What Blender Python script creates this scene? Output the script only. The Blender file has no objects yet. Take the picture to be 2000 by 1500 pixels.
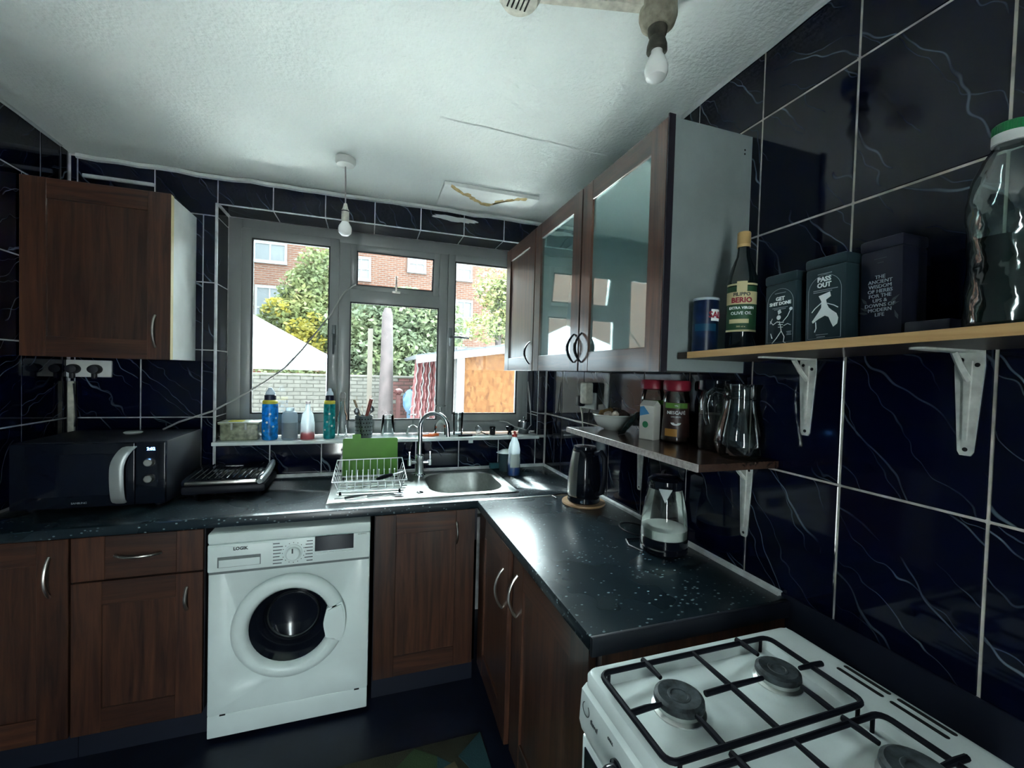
import bpy, bmesh, math, random
from mathutils import Vector, Matrix
random.seed(7)
PI = math.pi
scene = bpy.context.scene
COL = scene.collection

# ------------------------------------------------------------------ camera
YAW, PITCH, ROLL, FPX = math.radians(18.49989), math.radians(-1.39744), math.radians(1.60275), 840.119
CAM = Vector((0, 0, 1.5))
_f = Vector((math.sin(YAW)*math.cos(PITCH), math.cos(YAW)*math.cos(PITCH), math.sin(PITCH)))
_r0 = Vector((math.cos(YAW), -math.sin(YAW), 0)); _u0 = _r0.cross(_f)
_r = math.cos(ROLL)*_r0 + math.sin(ROLL)*_u0
_u = math.cos(ROLL)*_u0 - math.sin(ROLL)*_r0
cd = bpy.data.cameras.new('camera'); cam = bpy.data.objects.new('camera', cd); COL.objects.link(cam)
cd.sensor_width = 36; cd.lens = FPX/2000*36; cd.clip_start = .02; cd.clip_end = 200
cam.matrix_world = Matrix(((_r.x, _u.x, -_f.x, CAM.x), (_r.y, _u.y, -_f.y, CAM.y), (_r.z, _u.z, -_f.z, CAM.z), (0, 0, 0, 1)))
scene.camera = cam
def P(px, py, ax, v):
    """pixel -> point where its ray meets the plane axis=v (the wall, worktop or shelf the thing touches)"""
    d = _r*((px-1000)/FPX) - _u*((py-750)/FPX) + _f
    t = (v-CAM[ax])/d[ax]
    return CAM + d*t

# ------------------------------------------------------------------ light
w = bpy.data.worlds.new('overcast_sky'); scene.world = w; w.use_nodes = True
bg = w.node_tree.nodes['Background']; bg.inputs[0].default_value = (.82, .97, 1.0, 1); bg.inputs[1].default_value = 5.5
sl = bpy.data.lights.new('sun', 'SUN'); sl.energy = 12.0; sl.angle = math.radians(3); sl.color = (1, .97, .92)
so = bpy.data.objects.new('sun', sl); COL.objects.link(so); so.rotation_euler = Vector((.70, .06, -.70)).to_track_quat('-Z', 'Y').to_euler()
def portal(name, loc, rot, sx, sy):
    l = bpy.data.lights.new(name, 'AREA'); l.shape = 'RECTANGLE'; l.size = sx; l.size_y = sy; l.cycles.is_portal = True
    o = bpy.data.objects.new(name, l); COL.objects.link(o); o.location = loc; o.rotation_euler = rot
portal('window_portal', (.14, 2.9, 1.72), (math.radians(-90), 0, 0), 1.82, 1.3)
portal('rear_slit_portal', (-.345, -1.36, 1.05), (math.radians(90), 0, 0), .17, 2.1)  # serves the slit added in the rear wall to bring in fill light
vs = scene.view_settings
vs.view_transform = 'Standard'; vs.look = 'None'; vs.gamma = 1; vs.use_curve_mapping = False; vs.exposure = 3.05

# ------------------------------------------------------------------ materials
MATS = {}
def nt(name):
    m = bpy.data.materials.new(name); m.use_nodes = True; MATS[name] = m
    t = m.node_tree; t.nodes.clear()
    return m, t, t.nodes.new('ShaderNodeOutputMaterial')
def N(t, kind, **kw):
    n = t.nodes.new(kind)
    for k, v in kw.items():
        if k.startswith('i_'):
            key = k[2:].replace('_', ' ')
            n.inputs[int(key) if key.isdigit() else key].default_value = v
        else: setattr(n, k, v)
    return n
def rgb(c): return (c[0], c[1], c[2], 1)
def pr(t, col, rough=.5, metal=0, spec=.5, coat=0, trans=0, ior=1.45):
    b = N(t, 'ShaderNodeBsdfPrincipled')
    b.inputs['Base Color'].default_value = rgb(col); b.inputs['Roughness'].default_value = rough
    b.inputs['Metallic'].default_value = metal; b.inputs['Specular IOR Level'].default_value = spec
    b.inputs['Coat Weight'].default_value = coat; b.inputs['Coat Roughness'].default_value = .08
    b.inputs['Transmission Weight'].default_value = trans; b.inputs['IOR'].default_value = ior
    return b
def ramp(t, stops):
    r = N(t, 'ShaderNodeValToRGB'); e = r.color_ramp.elements
    while len(e) < len(stops): e.new(.5)
    for x, (p, c) in zip(e, stops): x.position = p; x.color = rgb(c)
    return r
def mat(name, col, rough=.5, metal=0, spec=.5, coat=0, var=.12, vscale=6, bump=0, bscale=60, trans=0, emit=0):
    """plain procedural material: base colour with soft noise variation, optional fine relief"""
    m, t, o = nt(name); b = pr(t, col, rough, metal, spec, coat, trans)
    L = t.links.new; tc = N(t, 'ShaderNodeNewGeometry')
    n = N(t, 'ShaderNodeTexNoise', i_Scale=vscale, i_Detail=4.0); L(tc.outputs['Position'], n.inputs['Vector'])
    lo = tuple(c*(1-var) for c in col); hi = tuple(min(1, c*(1+var)) for c in col)
    r = ramp(t, [(.3, lo), (.7, hi)]); L(n.outputs[0], r.inputs[0]); L(r.outputs[0], b.inputs['Base Color'])
    if bump:
        n2 = N(t, 'ShaderNodeTexNoise', i_Scale=bscale, i_Detail=3.0); L(tc.outputs['Position'], n2.inputs['Vector'])
        bp = N(t, 'ShaderNodeBump', i_Strength=bump, i_Distance=.004); L(n2.outputs[0], bp.inputs['Height']); L(bp.outputs[0], b.inputs['Normal'])
    if emit:
        b.inputs['Emission Color'].default_value = rgb(col); b.inputs['Emission Strength'].default_value = emit
    L(b.outputs[0], o.inputs[0]); return m
def glass(name, tint=(1, 1, 1), rough=.02, refl=1.0, edge=.0):
    """thin clear glass: transparent body with Fresnel reflection"""
    m, t, o = nt(name); L = t.links.new
    tr = N(t, 'ShaderNodeBsdfTransparent'); tr.inputs[0].default_value = rgb(tint)
    gl = N(t, 'ShaderNodeBsdfGlossy'); gl.inputs['Roughness'].default_value = rough; gl.inputs[0].default_value = rgb((refl, refl, refl))
    fr = N(t, 'ShaderNodeFresnel', i_IOR=1.5); mx = N(t, 'ShaderNodeMixShader')
    if edge:
        mm = N(t, 'ShaderNodeMath', operation='ADD'); mm.inputs[1].default_value = edge; L(fr.outputs[0], mm.inputs[0]); L(mm.outputs[0], mx.inputs[0])
    else: L(fr.outputs[0], mx.inputs[0])
    L(tr.outputs[0], mx.inputs[1]); L(gl.outputs[0], mx.inputs[2]); L(mx.outputs[0], o.inputs[0]); return m
def wood(name, dark, light, axis='Z', rough=.38, coat=.25, scale=1.0):
    m, t, o = nt(name); L = t.links.new; b = pr(t, light, rough, coat=coat, spec=.4); b.inputs['Coat IOR'].default_value = 1.7; b.inputs['Coat Roughness'].default_value = .14
    tc = N(t, 'ShaderNodeNewGeometry'); mp = N(t, 'ShaderNodeMapping')
    s = {'Z': (38, 38, 2.2), 'X': (2.2, 38, 38), 'Y': (38, 2.2, 38)}[axis]
    mp.inputs['Scale'].default_value = tuple(x*scale for x in s); L(tc.outputs['Position'], mp.inputs['Vector'])
    n = N(t, 'ShaderNodeTexNoise', i_Scale=1.0, i_Detail=6.0, i_Roughness=.65, i_Distortion=.6); L(mp.outputs[0], n.inputs['Vector'])
    r = ramp(t, [(.28, dark), (.5, tuple((a+c)/2 for a, c in zip(dark, light))), (.75, light)]); L(n.outputs[0], r.inputs[0])
    oi = N(t, 'ShaderNodeObjectInfo'); hs = N(t, 'ShaderNodeHueSaturation'); mr = N(t, 'ShaderNodeMapRange')
    mr.inputs['To Min'].default_value = .82; mr.inputs['To Max'].default_value = 1.15
    L(oi.outputs['Random'], mr.inputs[0]); L(mr.outputs[0], hs.inputs['Value']); L(r.outputs[0], hs.inputs['Color']); L(hs.outputs[0], b.inputs['Base Color'])
    bp = N(t, 'ShaderNodeBump', i_Strength=.12, i_Distance=.002); L(n.outputs[0], bp.inputs['Height']); L(bp.outputs[0], b.inputs['Normal'])
    L(b.outputs[0], o.inputs[0]); return m
def tile_mat(name, base, vein, rough=.07):
    m, t, o = nt(name); L = t.links.new; b = pr(t, base, rough, spec=.4)
    g = N(t, 'ShaderNodeNewGeometry'); sp = N(t, 'ShaderNodeSeparateXYZ'); L(g.outputs['Position'], sp.inputs[0])
    oi = N(t, 'ShaderNodeObjectInfo')
    h = N(t, 'ShaderNodeMath', operation='SUBTRACT'); L(sp.outputs[0], h.inputs[0]); L(sp.outputs[1], h.inputs[1])
    cb = N(t, 'ShaderNodeCombineXYZ'); L(h.outputs[0], cb.inputs[0]); L(sp.outputs[2], cb.inputs[1])
    rnd = N(t, 'ShaderNodeMath', operation='MULTIPLY'); rnd.inputs[1].default_value = 37.0; L(oi.outputs['Random'], rnd.inputs[0]); L(rnd.outputs[0], cb.inputs[2])
    ang = N(t, 'ShaderNodeMapRange'); ang.inputs['To Min'].default_value = .55; ang.inputs['To Max'].default_value = 1.1; L(oi.outputs['Random'], ang.inputs[0])
    vr = N(t, 'ShaderNodeVectorRotate', rotation_type='Z_AXIS'); L(cb.outputs[0], vr.inputs['Vector']); L(ang.outputs[0], vr.inputs['Angle'])
    def veins(scale, dist, lo, ph):
        wv = N(t, 'ShaderNodeTexWave', wave_type='BANDS', bands_direction='Y', wave_profile='SIN'); wv.inputs['Scale'].default_value = scale
        wv.inputs['Distortion'].default_value = dist; wv.inputs['Detail'].default_value = 3.0; wv.inputs['Detail Scale'].default_value = 1.1; wv.inputs['Detail Roughness'].default_value = .68
        L(vr.outputs[0], wv.inputs['Vector'])
        po = N(t, 'ShaderNodeMath', operation='MULTIPLY_ADD'); po.inputs[1].default_value = 53.0; po.inputs[2].default_value = ph; L(oi.outputs['Random'], po.inputs[0]); L(po.outputs[0], wv.inputs['Phase Offset'])
        mr = N(t, 'ShaderNodeMapRange'); mr.inputs['From Min'].default_value = lo; mr.inputs['From Max'].default_value = 1; L(wv.outputs['Fac'], mr.inputs[0]); return mr
    v1 = veins(2.1, 5.5, .9965, 1.0); v2 = veins(3.3, 6.5, .9965, 4.0)
    mk = N(t, 'ShaderNodeTexNoise', i_Scale=5.0, i_Detail=2.0); L(cb.outputs[0], mk.inputs['Vector'])
    mkr = ramp(t, [(.42, (0, 0, 0)), (.62, (1, 1, 1))]); L(mk.outputs[0], mkr.inputs[0])
    ad = N(t, 'ShaderNodeMath', operation='MAXIMUM'); L(v1.outputs[0], ad.inputs[0])
    h2 = N(t, 'ShaderNodeMath', operation='MULTIPLY'); h2.inputs[1].default_value = .55; L(v2.outputs[0], h2.inputs[0]); L(h2.outputs[0], ad.inputs[1])
    ml = N(t, 'ShaderNodeMath', operation='MULTIPLY'); L(ad.outputs[0], ml.inputs[0]); L(mkr.outputs[0], ml.inputs[1])
    mx = N(t, 'ShaderNodeMix', data_type='RGBA'); mx.inputs[6].default_value = rgb(base); mx.inputs[7].default_value = rgb(vein)
    L(ml.outputs[0], mx.inputs[0]); L(mx.outputs[2], b.inputs['Base Color'])
    nb = N(t, 'ShaderNodeTexNoise', i_Scale=9.0, i_Detail=1.0); L(g.outputs['Position'], nb.inputs['Vector'])
    bp = N(t, 'ShaderNodeBump', i_Strength=.04, i_Distance=.01); L(nb.outputs[0], bp.inputs['Height']); L(bp.outputs[0], b.inputs['Normal'])
    L(b.outputs[0], o.inputs[0]); return m
def worktop_mat():
    m, t, o = nt('worktop_laminate'); L = t.links.new; b = pr(t, (.01, .02, .03), .22, spec=.7)
    g = N(t, 'ShaderNodeNewGeometry'); mp = N(t, 'ShaderNodeMapping'); mp.inputs['Scale'].default_value = (46, 70, 70); L(g.outputs['Position'], mp.inputs[0])
    v = N(t, 'ShaderNodeTexVoronoi', i_Scale=1.0, i_Randomness=1.0); L(mp.outputs[0], v.inputs['Vector'])
    r = ramp(t, [(.0, (.34, .43, .44)), (.16, (.22, .30, .31)), (.22, (.009, .019, .027))]); L(v.outputs['Distance'], r.inputs[0])
    wn = N(t, 'ShaderNodeTexNoise', i_Scale=9.0, i_Detail=2.0); L(g.outputs['Position'], wn.inputs['Vector'])
    wr = ramp(t, [(.42, (0, 0, 0)), (.50, (1, 1, 1))]); L(wn.outputs[0], wr.inputs[0])
    mx = N(t, 'ShaderNodeMix', data_type='RGBA'); mx.inputs[6].default_value = (.010, .020, .027, 1); L(wr.outputs[0], mx.inputs[0]); L(r.outputs[0], mx.inputs[7])
    L(mx.outputs[2], b.inputs['Base Color'])
    n3 = N(t, 'ShaderNodeTexNoise', i_Scale=3.0, i_Detail=2.0, i_Distortion=.2); L(g.outputs['Position'], n3.inputs['Vector'])
    rr = N(t, 'ShaderNodeMapRange'); rr.inputs['From Min'].default_value = .35; rr.inputs['From Max'].default_value = .65; rr.inputs['To Min'].default_value = .26; rr.inputs['To Max'].default_value = .32
    L(n3.outputs[0], rr.inputs[0]); L(rr.outputs[0], b.inputs['Roughness'])
    bp = N(t, 'ShaderNodeBump', i_Strength=.05, i_Distance=.002); L(v.outputs['Distance'], bp.inputs['Height']); L(bp.outputs[0], b.inputs['Normal'])
    L(b.outputs[0], o.inputs[0])
def brick_mat(name, c1, c2, mortar, sc):
    m, t, o = nt(name); L = t.links.new; b = pr(t, c1, .9, spec=.1)
    g = N(t, 'ShaderNodeNewGeometry'); sp = N(t, 'ShaderNodeSeparateXYZ'); L(g.outputs['Position'], sp.inputs[0])
    cb = N(t, 'ShaderNodeCombineXYZ'); L(sp.outputs[0], cb.inputs[0]); L(sp.outputs[2], cb.inputs[1])
    k = N(t, 'ShaderNodeTexBrick', i_Scale=sc); k.inputs['Color1'].default_value = rgb(c1); k.inputs['Color2'].default_value = rgb(c2); k.inputs['Mortar'].default_value = rgb(mortar)
    k.inputs['Mortar Size'].default_value = .018; k.inputs['Brick Width'].default_value = .45; k.inputs['Row Height'].default_value = .15
    L(cb.outputs[0], k.inputs['Vector']); L(k.outputs[0], b.inputs['Base Color']); L(b.outputs[0], o.inputs[0])
def osb_mat():
    m, t, o = nt('osb_board'); L = t.links.new; b = pr(t, (.6, .35, .12), .8, spec=.1)
    g = N(t, 'ShaderNodeNewGeometry'); mp = N(t, 'ShaderNodeMapping'); mp.inputs['Scale'].default_value = (26, 26, 14); L(g.outputs['Position'], mp.inputs[0])
    v = N(t, 'ShaderNodeTexVoronoi', i_Scale=1.0); L(mp.outputs[0], v.inputs['Vector'])
    r = ramp(t, [(.0, (.018, .0062, .0018)), (.35, (.029, .0110, .0031)), (1, (.040, .0178, .0058))]); L(v.outputs['Color'], r.inputs[0]); L(r.outputs[0], b.inputs['Base Color']); L(b.outputs[0], o.inputs[0])
def ceiling_mat():
    m, t, o = nt('ceiling_plaster'); L = t.links.new; b = pr(t, (.80, .86, .84), .85, spec=.15)
    g = N(t, 'ShaderNodeNewGeometry')
    n = N(t, 'ShaderNodeTexNoise', i_Scale=1.8, i_Detail=5.0); L(g.outputs['Position'], n.inputs['Vector'])
    r = ramp(t, [(.3, (.76, .82, .81)), (.7, (.85, .90, .88))]); L(n.outputs[0], r.inputs[0]); L(r.outputs[0], b.inputs['Base Color'])
    n2 = N(t, 'ShaderNodeTexNoise', i_Scale=70.0, i_Detail=3.0); L(g.outputs['Position'], n2.inputs['Vector'])
    n3 = N(t, 'ShaderNodeTexNoise', i_Scale=4.0, i_Detail=2.0); L(g.outputs['Position'], n3.inputs['Vector'])
    ad = N(t, 'ShaderNodeMath', operation='ADD'); L(n2.outputs[0], ad.inputs[0]); L(n3.outputs[0], ad.inputs[1])
    bp = N(t, 'ShaderNodeBump', i_Strength=.6, i_Distance=.008); L(ad.outputs[0], bp.inputs['Height']); L(bp.outputs[0], b.inputs['Normal'])
    L(b.outputs[0], o.inputs[0])
def mirror_glass():
    m, t, o = nt('cabinet_glass'); L = t.links.new; b = pr(t, (.10, .20, .20), .35, spec=.3)
    gl = N(t, 'ShaderNodeBsdfGlossy'); gl.inputs['Roughness'].default_value = .03; gl.inputs[0].default_value = (.80, .95, .92, 1)
    lw = N(t, 'ShaderNodeFresnel', i_IOR=1.9); mm = N(t, 'ShaderNodeMath', operation='ADD'); mm.inputs[1].default_value = .26; L(lw.outputs[0], mm.inputs[0])
    mx = N(t, 'ShaderNodeMixShader'); L(mm.outputs[0], mx.inputs[0]); L(b.outputs[0], mx.inputs[1]); L(gl.outputs[0], mx.inputs[2]); L(mx.outputs[0], o.inputs[0])
def leaf_mat(name, c1, c2, c3):
    m, t, o = nt(name); L = t.links.new; b = pr(t, c1, .6, spec=.2)
    g = N(t, 'ShaderNodeNewGeometry'); n = N(t, 'ShaderNodeTexNoise', i_Scale=1.3, i_Detail=3.0); L(g.outputs['Position'], n.inputs['Vector'])
    r = ramp(t, [(.3, c1), (.5, c2), (.68, c3)]); L(n.outputs[0], r.inputs[0])
    hs = N(t, 'ShaderNodeHueSaturation'); mr = N(t, 'ShaderNodeMapRange'); mr.inputs['To Min'].default_value = .75; mr.inputs['To Max'].default_value = 1.25
    L(g.outputs['Random Per Island'], mr.inputs[0]); L(mr.outputs[0], hs.inputs['Value']); L(r.outputs[0], hs.inputs['Color']); L(hs.outputs[0], b.inputs['Base Color'])
    tl = N(t, 'ShaderNodeBsdfTranslucent'); L(hs.outputs[0], tl.inputs[0]); mx = N(t, 'ShaderNodeMixShader'); mx.inputs[0].default_value = .4
    L(b.outputs[0], mx.inputs[1]); L(tl.outputs[0], mx.inputs[2]); L(mx.outputs[0], o.inputs[0])

NAVY = (.0012, .0026, .013)
tile_mat('marble_tile', NAVY, (.13, .17, .20))
mat('grout', (0.5, 0.5, 0.5), .9, var=.3, vscale=14, bump=.2)
mat('grout_dirty', (0.58, 0.54, 0.46), .9, var=.35, vscale=20, bump=.2)
worktop_mat(); ceiling_mat(); osb_mat(); mirror_glass()
wood('wood_v', (.016, .0072, .0072), (.105, .040, .021), 'Z', coat=.55)
wood('wood_h', (.016, .0072, .0072), (.105, .040, .021), 'X', coat=.55)
wood('wood_hy', (.016, .0072, .0072), (.105, .040, .021), 'Y', coat=.55)
wood('shelf_top', (.030, .016, .014), (.075, .038, .026), 'Y', rough=.22, coat=.4)
wood('shelf_pine', (.42, .25, .10), (.62, .40, .19), 'Y', rough=.6, coat=0)
wood('shelf_dark', (.020, .014, .016), (.05, .035, .03), 'Y', rough=.45, coat=.1)
wood('kettle_wood', (.32, .18, .09), (.5, .32, .18), 'X', rough=.5)
wood('spoon_wood', (.45, .36, .22), (.62, .52, .35), 'Z', rough=.7, coat=0)
mat('chip_edge', (.33, .30, .29), .75, var=.3, vscale=80)
mat('floor_vinyl', (0.004, 0.007, 0.02), .42, var=.35, vscale=5, bump=.15, bscale=30)
mat('plinth', (.005, .008, .019), .5)
mat('white_wall', (0.4960, 0.5440, 0.5440), .85, bump=.15)
mat('teal_wall', (.10, .13, .14), .8)
mat('dark_wall', (.006, .009, .022), .6)
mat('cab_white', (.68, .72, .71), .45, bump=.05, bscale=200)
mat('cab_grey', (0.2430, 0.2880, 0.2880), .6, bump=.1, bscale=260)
mat('cab_edge', (.012, .010, .018), .5)
mat('upvc', (0.2265, 0.2423, 0.2460), .28, var=.06)
mat('gasket', (.01, .012, .016), .5)
mat('wm_white', (0.7590, 0.8510, 0.8280), .32, var=.04)
mat('wm_seam', (.16, .19, .19), .6)
mat('enamel', (0.74, 0.81, 0.8), .22, var=.08, vscale=10, coat=.3)
mat('steel', (.60, .62, .60), .30, metal=1, var=.08, vscale=30)
mat('steel_brushed', (.52, .54, .52), .45, metal=1, var=.1, vscale=60)
mat('handle_grey', (.34, .37, .37), .35, metal=.3)
mat('steel_dark', (0.18, 0.2, 0.21), .35, metal=1)
mat('chrome', (.75, .78, .80), .10, metal=1, var=.03)
mat('satin', (.62, .58, .54), .28, metal=1)
mat('black_gloss', (.006, .008, .014), .12, spec=.5)
mat('black_matte', (0.004, 0.006, 0.014), .55)
mat('black_iron', (.005, .006, .011), .65, spec=.2)
mat('burner_cap', (.035, .045, .05), .6, var=.7, vscale=60, bump=.3, bscale=120)
mat('screen', (.004, .006, .014), .08)
mat('print_dark', (.05, .06, .065), .6)
mat('print_white', (.85, .90, .92), .6)
mat('print_grey', (.32, .36, .40), .6)
mat('display_blue', (.10, .35, 1.0), .5, emit=3.0)
mat('plug_black', (.005, .006, .012), .4)
mat('plastic_white', (.66, .68, .66), .4)
mat('plastic_aged', (.55, .54, .46), .5, var=.25, vscale=40)
mat('fitting_dark', (.07, .065, .05), .8, var=.6, vscale=30, bump=.4, bscale=80)
mat('fitting_dirty', (.28, .26, .20), .8, var=.5, vscale=30, bump=.4, bscale=80)
mat('bulb', (.85, .87, .86), .18, var=.02)
mat('cable_white', (0.34, 0.34, 0.33), .5)
mat('bracket', (.62, .64, .60), .45, var=.2, vscale=40)
mat('hole', (.004, .004, .006), .8)
mat('green_board', (.10, .30, .03), .5)
mat('wire', (.70, .73, .74), .3, metal=.4)
mat('blue_plastic', (.01, .28, .62), .3, var=.6, vscale=45)
mat('teal_plastic', (.01, .33, .35), .3, var=.5, vscale=45)
mat('navy_cap', (.008, .014, .04), .4)
mat('yellow', (.62, .56, .06), .5)
mat('cap_clear', (.55, .65, .75), .25)
mat('grey_bottle', (.42, .50, .56), .4)
mat('grey_label', (.20, .24, .27), .6)
mat('pink_liquid', (.85, .22, .25), .25)
mat('pink_pale', (.70, .62, .62), .35)
mat('stopper_grey', (.30, .30, .31), .5)
mat('red_handle', (.22, .03, .02), .4)
mat('red_lid', (.26, .015, .035), .35)
mat('red_trigger', (.60, .06, .05), .35)
mat('tray_sides', (.24, .26, .18), .35, var=.6, vscale=35)
mat('tray_film', (.66, .70, .68), .3)
mat('blue_liquid', (.01, .10, .38), .15)
mat('label_pale', (.62, .70, .66), .5)
mat('caddy_teal', (.03, .06, .07), .4)
mat('sponge', (.025, .10, .12), .95, bump=.6, bscale=140)
mat('orange', (.80, .16, .04), .5)
mat('silicone', (.55, .57, .57), .6, var=.25, vscale=20)
mat('cream', (.55, .58, .56), .25)
mat('food_dark', (.05, .03, .025), .8, var=.7, vscale=60)
mat('food_brown', (.22, .13, .05), .7, var=.5, vscale=60)
mat('food_pale', (.60, .52, .45), .7, var=.3, vscale=60)
mat('foil_green', (.05, .09, .085), .22, metal=.6, var=.6, vscale=40)
mat('carton', (.55, .54, .50), .6, var=.15)
mat('leaf_print', (.03, .22, .10), .6)
mat('blue_print', (.05, .22, .45), .6)
mat('coffee', (.028, .014, .010), .6, var=.5, vscale=120)
mat('coffee_label', (.035, .014, .012), .4, var=.6, vscale=25)
mat('label_green', (.10, .24, .04), .5)
mat('label_amber', (.42, .20, .04), .5)
mat('milk', (.74, .78, .72), .35)
mat('oil_glass', (.006, .011, .014), .08, coat=.5)
mat('oil_label', (.016, .070, .030), .5)
mat('oil_gold', (.62, .54, .30), .45)
mat('cork_gold', (.50, .33, .13), .4)
mat('salt_blue', (0.004, 0.014, 0.05), .3, var=.5, vscale=30)
mat('salt_teal', (0.006, 0.07, 0.13), .4)
mat('salt_rim', (.40, .46, .50), .35)
mat('salt_red', (.30, .02, .04), .5)
mat('tin_dark', (.020, .042, .052), .42, metal=.35, var=.15)
mat('tin_black', (.004, .005, .016), .5)
mat('green_cap', (.005, .20, .055), .4)
mat('pet_liquid', (.012, .022, .020), .12)
mat('bottle_label', (.45, .47, .30), .6)
mat('rug', (.05, .05, .03), .95, bump=.8, bscale=200)
mat('rug_green', (.045, .085, .035), .95, bump=.8, bscale=200)
mat('rug_teal', (.02, .07, .08), .95, bump=.8, bscale=200)
mat('rug_cream', (.13, .11, .06), .95, bump=.8, bscale=200)
mat('patch', (.80, .83, .82), .7)
mat('stain', (.50, .38, .18), .9, var=.3, vscale=60)
mat('plaster', (.60, .64, .64), .9, bump=.4)
glass('pane', (.96, .985, .98), .01)
glass('clear', (.95, .98, .98), .02, edge=.01)
glass('pet', (.60, .72, .70), .08, edge=.10)
glass('frosty', (.84, .90, .92), .2, edge=.10)
def translucent(name, f):
    """thin plastic that lets light from behind glow through"""
    t = MATS[name].node_tree; o = next(n for n in t.nodes if n.type == 'OUTPUT_MATERIAL'); src = o.inputs[0].links[0].from_socket
    tl = N(t, 'ShaderNodeBsdfTranslucent'); bs = next((n for n in t.nodes if n.type == 'BSDF_PRINCIPLED'), None)
    if bs is not None and bs.inputs['Base Color'].links: t.links.new(bs.inputs['Base Color'].links[0].from_socket, tl.inputs[0])
    else: tl.inputs[0].default_value = (.85, .90, .92, 1)
    mx = N(t, 'ShaderNodeMixShader'); mx.inputs[0].default_value = f; t.links.new(src, mx.inputs[1]); t.links.new(tl.outputs[0], mx.inputs[2]); t.links.new(mx.outputs[0], o.inputs[0])
for n_, f_ in (('frosty', .35), ('pink_liquid', .6), ('blue_plastic', .5), ('teal_plastic', .5), ('grey_bottle', .5), ('tray_film', .4), ('pink_pale', .4)): translucent(n_, f_)
# outdoors
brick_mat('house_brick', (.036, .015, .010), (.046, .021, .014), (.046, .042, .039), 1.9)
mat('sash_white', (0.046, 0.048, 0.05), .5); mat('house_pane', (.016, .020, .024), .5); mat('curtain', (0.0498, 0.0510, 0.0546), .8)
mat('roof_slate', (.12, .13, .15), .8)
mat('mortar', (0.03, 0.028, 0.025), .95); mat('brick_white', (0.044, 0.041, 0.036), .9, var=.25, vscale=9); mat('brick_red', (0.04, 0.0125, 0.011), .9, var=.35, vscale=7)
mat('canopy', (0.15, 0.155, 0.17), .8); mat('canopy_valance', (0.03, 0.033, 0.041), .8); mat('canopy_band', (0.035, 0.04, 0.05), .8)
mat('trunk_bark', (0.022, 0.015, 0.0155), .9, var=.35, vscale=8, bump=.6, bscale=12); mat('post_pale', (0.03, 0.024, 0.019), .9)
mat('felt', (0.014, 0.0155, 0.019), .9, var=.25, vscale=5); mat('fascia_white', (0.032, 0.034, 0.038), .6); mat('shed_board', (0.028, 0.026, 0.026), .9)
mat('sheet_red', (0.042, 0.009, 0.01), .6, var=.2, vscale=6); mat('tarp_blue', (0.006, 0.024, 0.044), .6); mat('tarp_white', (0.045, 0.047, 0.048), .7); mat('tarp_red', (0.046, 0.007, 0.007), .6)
mat('patio', (.74, .74, .72), .95)
leaf_mat('leaf_light', (.050, .062, .030), (.072, .084, .034), (.095, .095, .036))
leaf_mat('leaf_mid', (.048, .061, .041), (.064, .077, .044), (.082, .095, .046))
leaf_mat('leaf_yellow', (.100, .090, .020), (.120, .100, .016), (.135, .112, .018))

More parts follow.
